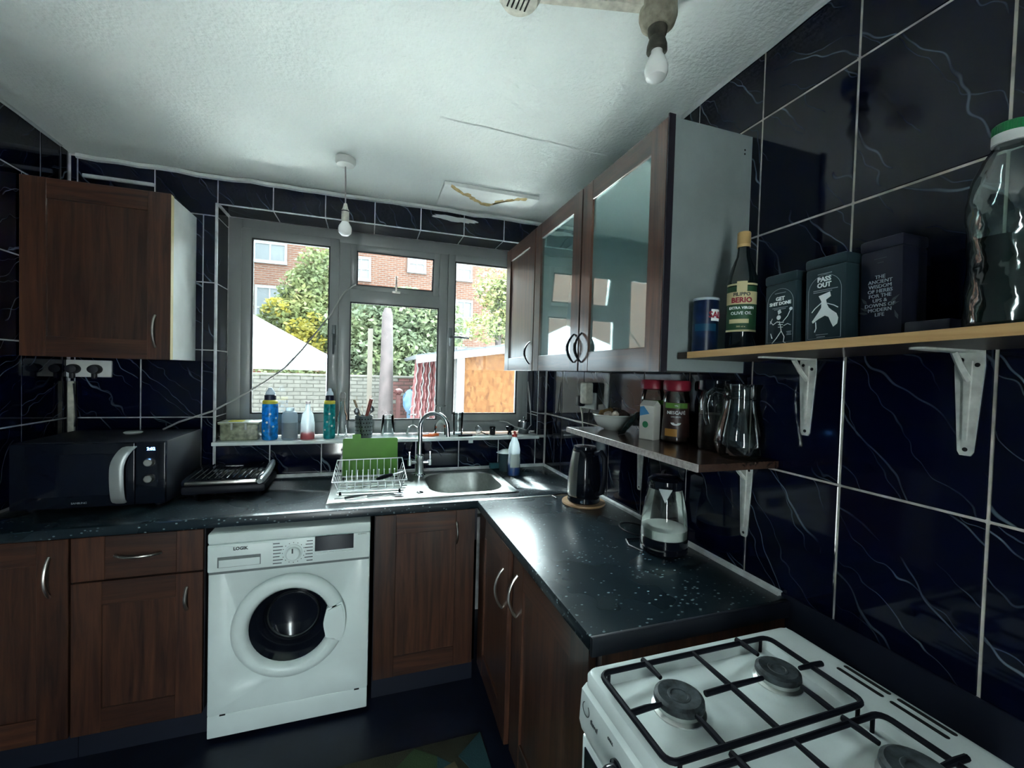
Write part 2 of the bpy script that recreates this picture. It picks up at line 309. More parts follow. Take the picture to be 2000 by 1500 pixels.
# ------------------------------------------------------------------ mesh helpers
class B:
    def __init__(s): s.bm = bmesh.new()
    def box(s, x0, y0, z0, x1, y1, z1, bev=0, seg=2):
        t = bmesh.new()
        vs_ = [t.verts.new((x, y, z)) for z in (z0, z1) for y in (y0, y1) for x in (x0, x1)]
        for f in ((0, 2, 3, 1), (4, 5, 7, 6), (0, 1, 5, 4), (2, 6, 7, 3), (0, 4, 6, 2), (1, 3, 7, 5)): t.faces.new([vs_[i] for i in f])
        if bev: bmesh.ops.bevel(t, geom=t.edges[:], offset=bev, segments=seg, affect='EDGES', profile=.5)
        s.add(t); return s
    def add(s, t, M=None):
        if M is not None: t.transform(M)
        me = bpy.data.meshes.new('tmp'); t.to_mesh(me); t.free(); s.bm.from_mesh(me); bpy.data.meshes.remove(me); return s
    def lathe(s, prof, c=(0, 0, 0), axis='Z', seg=24, scale=(1, 1), a0=0, a1=2*PI, M=None):
        t = bmesh.new(); full = abs(a1-a0-2*PI) < 1e-6; n = seg if full else seg+1; rings = []
        for r, z in prof:
            if r < 1e-6: rings.append([t.verts.new((0, 0, z))])
            else: rings.append([t.verts.new((r*math.cos(a0+(a1-a0)*i/seg)*scale[0], r*math.sin(a0+(a1-a0)*i/seg)*scale[1], z)) for i in range(n)])
        for a, b in zip(rings, rings[1:]):
            for i in range(seg):
                j = (i+1) % n
                if len(a) == 1 and len(b) == 1: continue
                if len(a) == 1: t.faces.new((a[0], b[i], b[j]))
                elif len(b) == 1: t.faces.new((a[i], b[0], a[j])) if False else t.faces.new((a[j], a[i], b[0]))
                else: t.faces.new((a[i], a[j], b[j], b[i]))
        if axis == 'X': t.transform(Matrix.Rotation(PI/2, 4, 'Y'))     # local z -> +X
        elif axis == '-X': t.transform(Matrix.Rotation(-PI/2, 4, 'Y'))
        elif axis == '-Y': t.transform(Matrix.Rotation(PI/2, 4, 'X'))   # local z -> -Y
        if M is not None: t.transform(M)
        bmesh.ops.recalc_face_normals(t, faces=t.faces[:])
        return s.add(t, Matrix.Translation(c))
    def tube(s, pts, r, seg=8, closed=False, flat=1.0):
        t = bmesh.new(); pts = [Vector(p) for p in pts]; n = len(pts); rs = r if isinstance(r, (list, tuple)) else [r]*n
        def tang(i):
            a = pts[(i-1) % n] if closed or i > 0 else pts[i]; b = pts[(i+1) % n] if closed or i < n-1 else pts[i]
            return (b-a).normalized()
        t0 = tang(0); up = Vector((0, 0, 1)) if abs(t0.z) < .9 else Vector((1, 0, 0)); nn = (up-t0*up.dot(t0)).normalized(); rings = []
        for i in range(n):
            ti = tang(i); nn = (nn-ti*nn.dot(ti)).normalized(); bb = ti.cross(nn)
            rings.append([t.verts.new(pts[i]+(nn*math.cos(2*PI*k/seg)+bb*math.sin(2*PI*k/seg)*flat)*rs[i]) for k in range(seg)])
        for i in range(n if closed else n-1):
            a, b = rings[i], rings[(i+1) % n]
            for k in range(seg): t.faces.new((a[k], a[(k+1) % seg], b[(k+1) % seg], b[k]))
        if not closed: t.faces.new(rings[0][::-1]); t.faces.new(rings[-1])
        return s.add(t)
    def prism(s, pts, d, M=None):
        """polygon in local xy, extruded +z by d, then M"""
        t = bmesh.new(); a = [t.verts.new((x, y, 0)) for x, y in pts]; b = [t.verts.new((x, y, d)) for x, y in pts]; n = len(pts)
        t.faces.new(a[::-1]); t.faces.new(b)
        for i in range(n): t.faces.new((a[i], a[(i+1) % n], b[(i+1) % n], b[i]))
        bmesh.ops.recalc_face_normals(t, faces=t.faces[:])
        return s.add(t, M)
    def grid(s, pts):
        """rows of points -> surface"""
        t = bmesh.new(); g = [[t.verts.new(p) for p in row] for row in pts]
        for a, b in zip(g, g[1:]):
            for i in range(len(a)-1): t.faces.new((a[i], a[i+1], b[i+1], b[i]))
        return s.add(t)
    def mesh(s, name, smooth=True):
        me = bpy.data.meshes.new(name); s.bm.to_mesh(me); s.bm.free()
        if smooth:
            for p in me.polygons: p.use_smooth = True
            me.set_sharp_from_angle(angle=math.radians(35))
        return me
ORG = {}
def mk(name, data, m, parent=None, kind=None, label=None, cat=None, group=None):
    me = data.mesh(name) if isinstance(data, B) else data
    if m and not me.materials: me.materials.append(MATS[m])
    o = bpy.data.objects.new(name, me); COL.objects.link(o)
    if parent is not None: o.parent = parent; o.location = -ORG[parent]
    ORG[o] = Vector((0, 0, 0))
    if kind: o['kind'] = kind
    tag(o, label, cat, group); return o
def tag(o, label=None, cat=None, group=None):
    if label: o['label'] = label
    if cat: o['category'] = cat
    if group: o['group'] = group
    return o
def thing(name, label, cat, loc=(0, 0, 0), rot=None, group=None):
    """Empty at the thing's base. Without rot its parts are given in room coordinates, with rot in local ones."""
    o = bpy.data.objects.new(name, None); COL.objects.link(o); o.location = loc; o.empty_display_size = .05
    ORG[o] = Vector(loc)
    if rot is not None: o.rotation_euler = rot if isinstance(rot, tuple) else (0, 0, rot); ORG[o] = Vector((0, 0, 0))
    return tag(o, label, cat, group)
def struct(name, data, m, parent=None): return mk(name, data, m, parent, kind=None if parent else 'structure')
def text_mesh(s, size, depth=.0006, bold=0, align='CENTER', shear=0, sx=1):
    cu = bpy.data.curves.new('t', 'FONT'); cu.body = s; cu.size = size; cu.align_x = align; cu.align_y = 'CENTER'; cu.extrude = depth; cu.offset = bold; cu.resolution_u = 2; cu.shear = shear
    o = bpy.data.objects.new('t', cu); COL.objects.link(o); dg = bpy.context.evaluated_depsgraph_get(); dg.update()
    me = bpy.data.meshes.new_from_object(o.evaluated_get(dg)); bpy.data.objects.remove(o); bpy.data.curves.remove(cu)
    if sx != 1: me.transform(Matrix.Scale(sx, 4, (1, 0, 0)))
    return me
def frame(o, x, y):
    """matrix whose local x,y axes are the given world vectors"""
    x = Vector(x).normalized(); y = Vector(y).normalized(); z = x.cross(y)
    return Matrix(((x.x, y.x, z.x, o[0]), (x.y, y.y, z.y, o[1]), (x.z, y.z, z.z, o[2]), (0, 0, 0, 1)))
def text(parent, s, size, M, m, name='lettering', **kw):
    me = text_mesh(s, size, **kw); me.transform(M); me.name = name
    return mk(name, me, m, parent)
def wrap_text(parent, s, size, r, ang, z, m, name='lettering', c=(0, 0), **kw):
    """lettering bent round a vertical cylinder; ang = direction of its middle"""
    me = text_mesh(s, size, **kw)
    for v in me.vertices:
        a = ang + v.co.x/r; rr = r+.0006+v.co.z
        v.co = Vector((c[0]+rr*math.cos(a), c[1]+rr*math.sin(a), z+v.co.y))
    return mk(name, me, m, parent)
def arc_handle(p0, p1, n, h, r, seg=14, flat=1.0):
    p0, p1, n = Vector(p0), Vector(p1), Vector(n); pts = []
    for i in range(seg+1):
        t = i/seg; pts.append(p0.lerp(p1, t)+n*h*math.sin(PI*t)**.75)
    return B().tube(pts, r, 8, flat=flat)
def copies(src, parent, name, m):  # share mesh between alike pieces
    o = bpy.data.objects.new(name, src); COL.objects.link(o); o.parent = parent; return o

# ------------------------------------------------------------------ room shell
XL, XR, YB, ZC, YR = -1.355, 1.1126, 2.61, 2.498, -1.40
ZW = .90           # worktop top
OX0, OX1, OZ0, OZ1, YF = -.754, 1.052, 1.10, 2.331, 2.80   # window opening
struct('floor', B().box(XL-.12, YR-.12, -.1, XR+.12, YB+.35, 0), 'floor_vinyl')
# ceiling dips a little towards the window wall
rows = []
for y, z in ((YR-.12, ZC), (1.9, ZC), (2.25, ZC-.002), (2.48, ZC-.010), (YB+.34, ZC-.028)): rows.append([(x, y, z) for x in (XL-.12, -.5, .4, XR+.12)])
b = B().grid(rows); bmesh.ops.solidify(b.bm, geom=b.bm.faces[:], thickness=-.1)
struct('ceiling', b, 'ceiling_plaster')
TG = .0025  # grout recess
wl = struct('wall_left', B().box(XL-.12, 1.77, 0, XL-TG, YB+.3, ZC), 'grout')
mk('unseen_wall', B().box(XL-.12, YR-.12, 0, XL, 1.77, ZC), 'teal_wall', wl)  # unseen stretch, finish invented for its bounce and its reflection in the tiles
wr_ = struct('wall_right', B().box(XR+TG, YR-.12, .902, XR+.12, YB+.3, ZC).box(XR+TG, YR-.12, 0, XR+.12, YB+.3, .902), 'grout_dirty')
b = B().box(XL, YB+TG, 0, OX0-TG, YB+.34, ZC-.02).box(OX1+TG, YB+TG, 0, XR+TG, YB+.34, ZC-.02)
b.box(OX0-TG, YB+TG, 0, OX1+TG, YB+.34, OZ0-.02).box(OX0-TG, YB+TG, OZ1+TG, OX1+TG, YB+.34, ZC-.02)
wb = struct('wall_back', b, 'grout')
b = B().box(XL-.12, YR-.12, 0, -.43, YR, ZC).box(-.26, YR-.12, 0, XR+.12, YR, ZC).box(-.43, YR-.12, 2.08, -.26, YR, ZC)  # narrow opening added in the unseen rear wall to let fill daylight in
struct('wall_rear', b, 'white_wall')
struct('trim_1', B().box(XR-.004, YR, 0, XR+TG+.002, YB, .908), 'dark_wall')      # untiled dark strip behind units and cooker
TM = {}
def tile(parent, c, size, nrm):
    key = tuple(round(s, 3) for s in size)
    if key not in TM:
        bb = B().box(-size[0]/2, -size[1]/2, -size[2]/2, size[0]/2, size[1]/2, size[2]/2, bev=.0015, seg=1); TM[key] = bb.mesh('tile'); TM[key].materials.append(MATS['marble_tile'])
    o = copies(TM[key], parent, 'tile', None); o.location = c
G = .0055; TH = .010
def tiles(parent, axis, face, sign, ue, ve, skip=None):
    """axis: 0 face normal along X (u=Y), 1 normal along Y (u=X), 2 normal along Z (u=X, v=Y); sign = side the face looks to"""
    for a, b_ in zip(ue, ue[1:]):
        for c, d in zip(ve, ve[1:]):
            if b_-a < .012 or d-c < .012: continue
            if skip and skip((a+b_)/2, (c+d)/2): continue
            u, v = (a+b_)/2, (c+d)/2; su, sv = b_-a-G, d-c-G; n = face-sign*TH/2
            if axis == 0: tile(parent, (n, u, v), (TH, su, sv), 0)
            elif axis == 1: tile(parent, (u, n, v), (su, TH, sv), 1)
            else: tile(parent, (u, v, n), (su, sv, TH), 2)
ZR = [.905, 1.245, 1.5915, 1.938, 2.286, 2.492]
yr = [1.016+.2695*k for k in range(-9, 6)] + [2.603]
tiles(wr_, 0, XR, -1, yr, ZR)
ZL = [.905, 1.230, 1.577, 1.925, 2.268]
yl = [2.324-.2695*k for k in range(2, -1, -1)] + [2.575]
tiles(wl, 0, XL, 1, yl, ZL)
tiles(wl, 0, XL, 1, [1.785]+[2.43-.2695*k for k in range(2, -1, -1)] + [2.56, 2.608], [2.268, 2.490])
tiles(wl, 0, XL, 1, [2.575, 2.606], ZL)
tiles(wb, 1, YB, -1, [-1.349, -1.330, -1.072, -.814, OX0+.002], ZL)
tiles(wb, 1, YB, -1, [-1.349, -1.322, -1.020, OX0+.002], [2.268, 2.472])
xw = [OX0+.002, -.498, -.241, .019, .278, .538, .793, 1.045, 1.108]
tiles(wb, 1, YB, -1, xw, [OZ1, 2.468])
tiles(wb, 1, YB, -1, xw, [.905, OZ0-.012])
tiles(wb, 1, YB, -1, [OX1+.003, 1.108], [OZ0, 1.245, 1.5915, 1.938, OZ1])
zr2 = [OZ0+.005, 1.230, 1.577, 1.925, 2.268, OZ1-.004]
tiles(wb, 0, OX0, 1, [YB+.004, YF], zr2); tiles(wb, 0, OX1, -1, [YB+.004, YF], zr2)
tiles(wb, 2, OZ1, -1, [OX0+.008]+xw[1:-2]+[OX1-.008], [YB+.004, YF])
# plastic corner beads of the window reveal
struct('trim_2', B().box(OX0-.008, YB-.004, OZ0-.02, OX0+.004, YB+.010, OZ1+.004, .003).box(OX0-.006, YB-.006, .91, OX0+.0, YB+.004, OZ0-.02), 'silicone')
struct('trim_3', B().box(OX0, YB-.003, OZ1-.003, OX1, YB+.006, OZ1+.003, .002), 'silicone')
# sealant along the worktops and plaster line at the ceiling
def bead(pts, r): return B().tube(pts, r, 6)
struct('trim_4', bead([(-.80, YB-.012, ZW+.004), (-.2, YB-.012, ZW+.006), (.5, YB-.014, ZW+.005), (XR-.012, YB-.012, ZW+.006)], .012), 'silicone')
struct('trim_5', bead([(XR-.008, YB-.01, ZW+.006), (XR-.008, 1.9, ZW+.005), (XR-.008, 1.3, ZW+.006), (XR-.008, .885, ZW+.005)], .011), 'silicone')
rng = random.Random(3)
struct('trim_6', bead([(XR-.003, y, ZC-.008+rng.uniform(-.004, .003)) for y in [YR+.05+.13*k for k in range(31)] if y < 2.58], .009), 'plaster')
struct('trim_7', bead([(x, YB-.002, ZC-.030+rng.uniform(-.006, .004)) for x in [XL+.03+.08*k for k in range(31)] if x < XR-.02], .013), 'plaster')
struct('trim_8', bead([(XL+.003, y, ZC-.008+rng.uniform(-.004, .003)) for y in [YR+.05+.13*k for k in range(31)] if y < 2.56], .008), 'plaster')
# plaster smears on the tiles above the window (filler with ragged edges)
def smear(name, c, ax_u, ax_v, L_, H_, seed, m='plaster'):
    r = random.Random(seed); pts = []; n = 26
    for i in range(n):
        a = 2*PI*i/n; k = r.uniform(.72, 1.08); pts.append((math.cos(a)*L_*k, math.sin(a)*H_*k))
    return B().prism(pts, .004, frame(c, ax_u, ax_v))
p = P(888, 428, 1, YB-.003)
struct('trim_9', smear('s', (p.x, YB-.0005, p.z), (1, 0, -.02), (0, 0, 1), .155, .016, 5), 'plaster')
p = P(230, 352, 1, YB)
struct('trim_10', B().box(-1.30, YB-.012, p.z-.010, -1.02, YB+.001, p.z+.008, .004), 'plaster')
# hatch patch in the ceiling with a brown water stain
q = [P(868, 357, 2, 2.486), P(1060, 388, 2, 2.486), P(1008, 414, 2, 2.480), P(858, 386, 2, 2.482)]
def zc_at(y): return ZC-.004-(max(0, y-2.25))*.05
x0, x1, y0, y1 = q[0].x, q[1].x-.02, q[0].y-.005, 2.56
b = B().box(x0, y0, 2.476, x1, y1, 2.50, .002, 1)
hatch = struct('trim_11', b, 'patch')
st = [(x0+.03, y0+.02), (x0+.10, y0+.08), (x0+.17, y0+.13), (x0+.24, y0+.19), (x0+.30, y0+.20), (x0+.31, y0+.14), (x0+.37, y0+.10), (x0+.43, y0+.05), (x0+.48, y0+.03)]
pts = []
for (a, c), (d, e) in zip(st, st[1:]):
    for k in range(4): t = k/4; pts.append((a+(d-a)*t+rng.uniform(-.008, .008), c+(e-c)*t+rng.uniform(-.008, .008)))
poly = [(x, y) for x, y in pts] + [(x+rng.uniform(-.002, .002), y-.026-rng.uniform(0, .02)) for x, y in pts[::-1]]
mk('water_stain', B().prism(poly, .0006, frame((0, 0, 2.4762), (1, 0, 0), (0, -1, 0)) @ Matrix.Scale(-1, 4, (0, 1, 0))), 'stain', hatch)

a, c = P(860, 228, 2, ZC), P(1190, 305, 2, ZC)
struct('trim_15', B().tube([(a.x+(c.x-a.x)*i/8, a.y+(c.y-a.y)*i/8+.004*math.sin(i*2.1), ZC+.0025) for i in range(9)], .006, 6), 'ceiling_plaster')   # taped board joint
# ------------------------------------------------------------------ window
win = struct('window_1', B().box(OX0+.002, YF, OZ0+.004, OX0+.075, YF+.06, OZ1-.002, .004).box(OX1-.05, YF, OZ0+.004, OX1-.002, YF+.06, OZ1-.002, .004)
    .box(OX0+.06, YF, OZ1-.075, OX1-.04, YF+.06, OZ1-.002, .004).box(OX0+.06, YF, OZ0+.004, OX1-.04, YF+.06, OZ0+.085, .004)
    .box(-.190, YF, OZ0+.08, -.112, YF+.06, OZ1-.07, .004).box(.425, YF, OZ0+.08, .492, YF+.06, OZ1-.07, .004)
    .box(-.115, YF, 1.908, .428, YF+.06, 1.985, .004), 'upvc')
def sash(x0, x1, z0, z1, wd, y0=YF-.012, name='casement'):
    s = mk(name, B().box(x0, y0, z0, x0+wd, y0+.06, z1, .006).box(x1-wd, y0, z0, x1, y0+.06, z1, .006).box(x0+wd-.004, y0, z0, x1-wd+.004, y0+.06, z0+wd, .006).box(x0+wd-.004, y0, z1-wd, x1-wd+.004, y0+.06, z1, .006), 'upvc', win)
    gk = .007
    mk('gasket', B().box(x0+wd-.002, y0+.004, z0+wd-.002, x0+wd+gk, y0+.02, z1-wd+.002).box(x1-wd-gk, y0+.004, z0+wd-.002, x1-wd+.002, y0+.02, z1-wd+.002).box(x0+wd, y0+.004, z0+wd-.002, x1-wd, y0+.02, z0+wd+gk).box(x0+wd, y0+.004, z1-wd-gk, x1-wd, y0+.02, z1-wd+.002), 'gasket', s)
    mk('pane', B().box(x0+wd-.006, y0+.022, z0+wd-.006, x1-wd+.006, y0+.028, z1-wd+.006), 'pane', s)
    return s
sl_ = sash(OX0+.066, -.176, OZ0+.078, 2.276, .052)
sr_ = sash(.478, OX1-.038, OZ0+.078, 2.262, .046)
# fixed centre light
mk('gasket', B().box(-.112, YF+.004, OZ0+.086, -.105, YF+.02, 1.908).box(.418, YF+.004, OZ0+.086, .425, YF+.02, 1.908).box(-.11, YF+.004, 1.901, .42, YF+.02, 1.908).box(-.11, YF+.004, OZ0+.086, .42, YF+.02, OZ0+.093), 'gasket', win)
mk('pane', B().box(-.112, YF+.024, OZ0+.08, .425, YF+.03, 1.912), 'pane', win)
# top-hung fanlight, ajar
fan = sash(-.118, .428, 1.978, 2.262, .040, y0=YF-.004, name='fanlight')
T_ = Matrix.Translation((0, YF+.02, 2.262)) @ Matrix.Rotation(math.radians(9), 4, 'X') @ Matrix.Translation((0, -YF-.02, -2.262))
fan.data.transform(T_)
for c in fan.children: c.data.transform(T_)
mk('stay_arm', B().box(.150, YF-.020, 1.985, .160, YF-.012, 2.085, .002).box(.13, YF-.022, 1.978, .18, YF-.004, 1.990, .002), 'satin', win)
def win_handle(parent, x, z, d):
    h = mk('handle', B().box(x-.012, YF-.026, z-.06, x+.012, YF-.012, z+.06, .004).tube([(x, YF-.02, z), (x, YF-.055, z), (x+d[0]*.03, YF-.062, z+d[1]*.03), (x+d[0]*.115, YF-.058, z+d[1]*.115)], [.008, .008, .008, .006], 8), 'steel_dark', parent)
win_handle(sl_, -.200, 1.70, (0, -1)); win_handle(sr_, .500, 1.725, (1, -.04))
struct('trim_12', B().box(OX0-.01, YB-.022, OZ0-.020, OX1+.012, YF+.01, OZ0, .004), 'enamel')   # window sill, its pale colour stands in for outdoor light reflected in it

# ------------------------------------------------------------------ worktops
b = B().box(XL+.001, 1.946, ZW-.038, XR-.002, YB+.002, ZW, .006)
wt = mk('worktop', b, 'worktop_laminate', label='dark speckled laminate worktop running under the window with the sink set in it', cat='worktop')
wt2 = mk('worktop', B().box(.495, .862, ZW-.038, XR-.002, 1.944, ZW, .006), 'worktop_laminate', label='dark speckled worktop along the right wall between the sink run and the cooker', cat='worktop')
mk('end_cap', B().box(.495, .852, ZW-.044, XR-.012, .8625, ZW+.002, .002), 'black_matte', wt2)
mk('joint_strip', B().box(.50, 1.936, ZW-.002, XR-.02, 1.952, ZW+.0022, .001), 'steel', wt2)
# cut the sink opening through the worktop
SX0, SX1, SY0, SY1 = -.170, .738, 2.032, 2.545
def cut(o, bx):
    c = bpy.data.objects.new('cutter', bx.mesh('cutter')); COL.objects.link(c)
    md = o.modifiers.new('cut', 'BOOLEAN'); md.object = c; md.operation = 'DIFFERENCE'; md.solver = 'EXACT'
    dg = bpy.context.evaluated_depsgraph_get(); dg.update(); me = bpy.data.meshes.new_from_object(o.evaluated_get(dg)); o.modifiers.clear(); o.data = me; bpy.data.objects.remove(c)
def rrect(x0, y0, x1, y1, r, n=6):
    pts = []
    for cx, cy, a in ((x1-r, y1-r, 0), (x0+r, y1-r, PI/2), (x0+r, y0+r, PI), (x1-r, y0+r, 1.5*PI)):
        for i in range(n+1): t = a+PI/2*i/n; pts.append((cx+r*math.cos(t), cy+r*math.sin(t)))
    return pts
cut(wt, B().prism(rrect(.29, 2.06, .71, 2.52, .10), .2, Matrix.Translation((0, 0, ZW-.1))))
# ------------------------------------------------------------------ sink
sink = thing('sink', 'stainless steel inset sink with ribbed drainer and one bowl under the window', 'sink', (.28, 2.29, ZW))
def loop_surface(loops):
    t = bmesh.new(); rings = [[t.verts.new(p) for p in l] for l in loops]
    for a, c in zip(rings, rings[1:]):
        n = len(a)
        for i in range(n): t.faces.new((a[i], a[(i+1) % n], c[(i+1) % n], c[i]))
    t.faces.new(rings[-1]); bmesh.ops.recalc_face_normals(t, faces=t.faces[:]); return t
zt = ZW+.006
bo = lambda d, r, z: [(x, y, z) for x, y in rrect(.305+d, 2.085+d, .690-d, 2.500-d, r)]
bow = B(); bow.add(loop_surface([bo(-.012, .13, zt), bo(0, .12, zt-.004), bo(.008, .115, zt-.03), bo(.016, .11, zt-.12), bo(.05, .09, zt-.150), bo(.11, .06, zt-.153)]))
# deck with opening: ring from outer rectangle to bowl rim
outer = rrect(SX0, SY0, SX1, SY1, .012); inner = rrect(.293, 2.073, .702, 2.512, .13)
t = bmesh.new(); A_ = [t.verts.new((x, y, ZW+.001)) for x, y in outer]; B_ = [t.verts.new((x, y, zt)) for x, y in rrect(SX0+.006, SY0+.006, SX1-.006, SY1-.006, .012)]; C_ = [t.verts.new((x, y, zt)) for x, y in inner]
n = len(A_)
for i in range(n): j = (i+1) % n; t.faces.new((A_[i], A_[j], B_[j], B_[i])); t.faces.new((B_[i], B_[j], C_[j], C_[i]))
bmesh.ops.recalc_face_normals(t, faces=t.faces[:]); d = B(); d.add(t)
mk('deck', d, 'steel', sink); mk('bowl', bow, 'steel_brushed', sink)
for k in range(9):
    y = 2.09+.043*k; mk('drainer_rib', B().tube([(-.135+.012*(k % 2), y, zt+.0005), (.20-.01*abs(k-4), y, zt+.0005)], .0042, 6), 'steel', sink)
mk('plughole', B().lathe([(.0, .004), (.022, .004), (.034, .006), (.036, .0)], (.497, 2.29, zt-.153), seg=20), 'chrome', sink)
mk('waste_disc', B().lathe([(0, .004), (.016, .004), (.019, 0)], (.25, 2.12, zt), seg=18), 'chrome', sink)
# ------------------------------------------------------------------ tap
tp = thing('mixer_tap', 'chrome swan-neck mixer tap with two lever handles behind the sink bowl', 'tap', (.285, 2.46, zt))
mk('body', B().lathe([(.0, 0), (.034, 0), (.034, .008), (.024, .014), (.022, .085), (.024, .09), (.024, .118), (.016, .124), (0, .124)], (.285, 2.46, zt)), 'chrome', tp)
pts = [(.285, 2.46, 1.02), (.285, 2.46, 1.14)]
for k in range(0, 13): a = PI*k/12; pts.append((.285+.072*(1-math.cos(a)), 2.46-.03*(1-math.cos(a)), 1.185+.078*math.sin(a)))
pts += [(.432, 2.40, 1.15), (.433, 2.40, 1.135)]
mk('spout', B().tube(pts, .0125, 12), 'chrome', tp)
for s in (-1, 1):
    a = mk('valve', B().tube([(.285+s*.012, 2.46, .985), (.285+s*.052, 2.455, .985)], .0105, 10).lathe([(0, -.016), (.012, -.016), (.013, .016), (0, .016)], (.285+s*.056, 2.454, .985), seg=14), 'chrome', tp)
    mk('lever', B().box(.285+s*.057-.006, 2.444, .995, .285+s*.057+.006, 2.456, 1.045, .004), 'chrome', a)

# ------------------------------------------------------------------ base cabinets
DT = .020
def door_y(parent, x0, x1, z0, z1, yf, fr=.09, rails=True, panel=True):
    """shaker door in an X-Z plane whose face looks to -Y"""
    d = mk('door', B().box(x0, yf, z0, x0+fr, yf+DT, z1, .0015, 1).box(x1-fr, yf, z0, x1, yf+DT, z1, .0015, 1), 'wood_v', parent)
    mk('rail', B().box(x0+fr-.001, yf+.0012, z1-fr, x1-fr+.001, yf+DT, z1, .0015, 1), 'wood_h', d)
    mk('rail', B().box(x0+fr-.001, yf+.0012, z0, x1-fr+.001, yf+DT, z0+fr, .0015, 1), 'wood_h', d)
    mk('panel', B().box(x0+fr-.004, yf+.009, z0+fr-.004, x1-fr+.004, yf+DT-.002, z1-fr+.004), 'wood_v', d)
    return d
def door_x(parent, y0, y1, z0, z1, xf, fr=.075, glassy=False, loc=None):
    """door in a Y-Z plane whose face looks to -X"""
    d = mk('door', B().box(xf, y0, z0, xf+DT, y0+fr, z1, .0015, 1).box(xf, y1-fr, z0, xf+DT, y1, z1, .0015, 1), 'wood_v', parent)
    mk('rail', B().box(xf+.0012, y0+fr-.001, z1-fr, xf+DT, y1-fr+.001, z1, .0015, 1), 'wood_hy', d)
    mk('rail', B().box(xf+.0012, y0+fr-.001, z0, xf+DT, y1-fr+.001, z0+fr, .0015, 1), 'wood_hy', d)
    if glassy: mk('glass_pane', B().box(xf+.009, y0+fr-.004, z0+fr-.004, xf+.013, y1-fr+.004, z1-fr+.004), 'cabinet_glass', d)
    else: mk('panel', B().box(xf+.009, y0+fr-.004, z0+fr-.004, xf+DT-.002, y1-fr+.004, z1-fr+.004), 'wood_v', d)
    return d
YD = 1.965; ZP = .118; ZT = ZW-.040
def base_unit(label, x0, x1, y0=YD+DT+.001):
    c = thing('base_cabinet', label, 'cabinet', ((x0+x1)/2, (y0+YB)/2, 0))
    mk('carcass', B().box(x0, y0, ZP+.002, x1, YB-.005, ZT-.001), 'cab_edge', c)
    mk('plinth', B().box(x0, y0+.035, 0, x1, y0+.053, ZP), 'plinth', c)
    return c
c = base_unit('brown shaker base cabinet with one tall door in the left corner', XL+.004, -1.016)
d = door_y(c, XL+.006, -1.018, ZP, ZT-.004, YD)
mk('handle', arc_handle((-1.072, YD, .795), (-1.070, YD, .65), (0, -1, 0), .03, .0055), 'satin', d)
c = base_unit('brown shaker base cabinet with a drawer over a door beside the washing machine', -1.014, -.600)
dr = mk('drawer', B().box(-.9125, YD+.0015, .694, -.6895, YD+DT, ZT-.004, .0015, 1), 'wood_h', c)
for xa, xb in ((-1.011, -.912), (-.690, -.602)): mk('stile', B().box(xa, YD, .694, xb, YD+DT, ZT-.004, .0015, 1), 'wood_v', dr)
mk('handle', arc_handle((-.882, YD, .781), (-.738, YD, .778), (0, -1, 0), .03, .0055), 'satin', dr)
d = door_y(c, -1.011, -.602, ZP, .688, YD)
mk('handle', arc_handle((-.655, YD, .632), (-.654, YD, .545), (0, -1, 0), .024, .006), 'satin', d)
c = thing('base_cabinet', 'dark brown shaker cabinet under the sink beside the washing machine', 'cabinet', (.27, 2.3, 0))
for x_, y_, z_ in ((.040, YB-.005, ZT-.001), (.490, 2.05, ZT-.001), (.4895, YB-.005, .70)): mk('side_panel', B().box(x_, YD+DT+.001, ZP+.002, x_+.018, y_, z_), 'cab_edge', c)
mk('bottom_panel', B().box(.058, YD+DT+.001, ZP+.002, .490, YB-.005, ZP+.02), 'cab_edge', c)
mk('plinth', B().box(.040, YD+DT+.036, 0, .508, YD+DT+.054, ZP), 'plinth', c)
d = door_y(c, .042, .492, ZP, ZT-.004, YD)
mk('handle', arc_handle((.405, YD, .80), (.405, YD, .70), (0, -1, 0), .028, .005), 'satin', d)
# right run, doors face the room
def base_unit_x(label, y0, y1):
    c = thing('base_cabinet', label, 'cabinet', (.8, (y0+y1)/2, 0))
    mk('carcass', B().box(.537, y0, ZP+.002, XR-.008, y1, ZT-.001), 'cab_edge', c)
    mk('plinth', B().box(.575, y0, 0, .593, y1, ZP), 'plinth', c); return c
c = base_unit_x('brown corner base cabinet with its narrow door standing slightly ajar', 1.478, 1.960)
d = door_x(c, 1.482, 1.955, ZP, ZT-.006, .515, .10)
hh = mk('handle', arc_handle((.515, 1.545, .755), (.515, 1.55, .60), (-1, 0, 0), .03, .0055), 'satin', d)
T_ = Matrix.Translation((.535, 1.955, 0)) @ Matrix.Rotation(math.radians(-1.6), 4, 'Z') @ Matrix.Translation((-.535, -1.955, 0))
d.data.transform(T_)
for k in d.children: k.data.transform(T_)
c = base_unit_x('brown shaker base cabinet between the corner door and the cooker', .872, 1.474)
d = door_x(c, .900, 1.462, ZP, ZT-.006, .515, .10)
mk('handle', arc_handle((.515, 1.418, .785), (.515, 1.420, .635), (-1, 0, 0), .03, .0055), 'satin', d)
mk('end_panel', B().box(.530, .866, 0, XR-.01, .884, ZT-.001), 'wood_v', c)

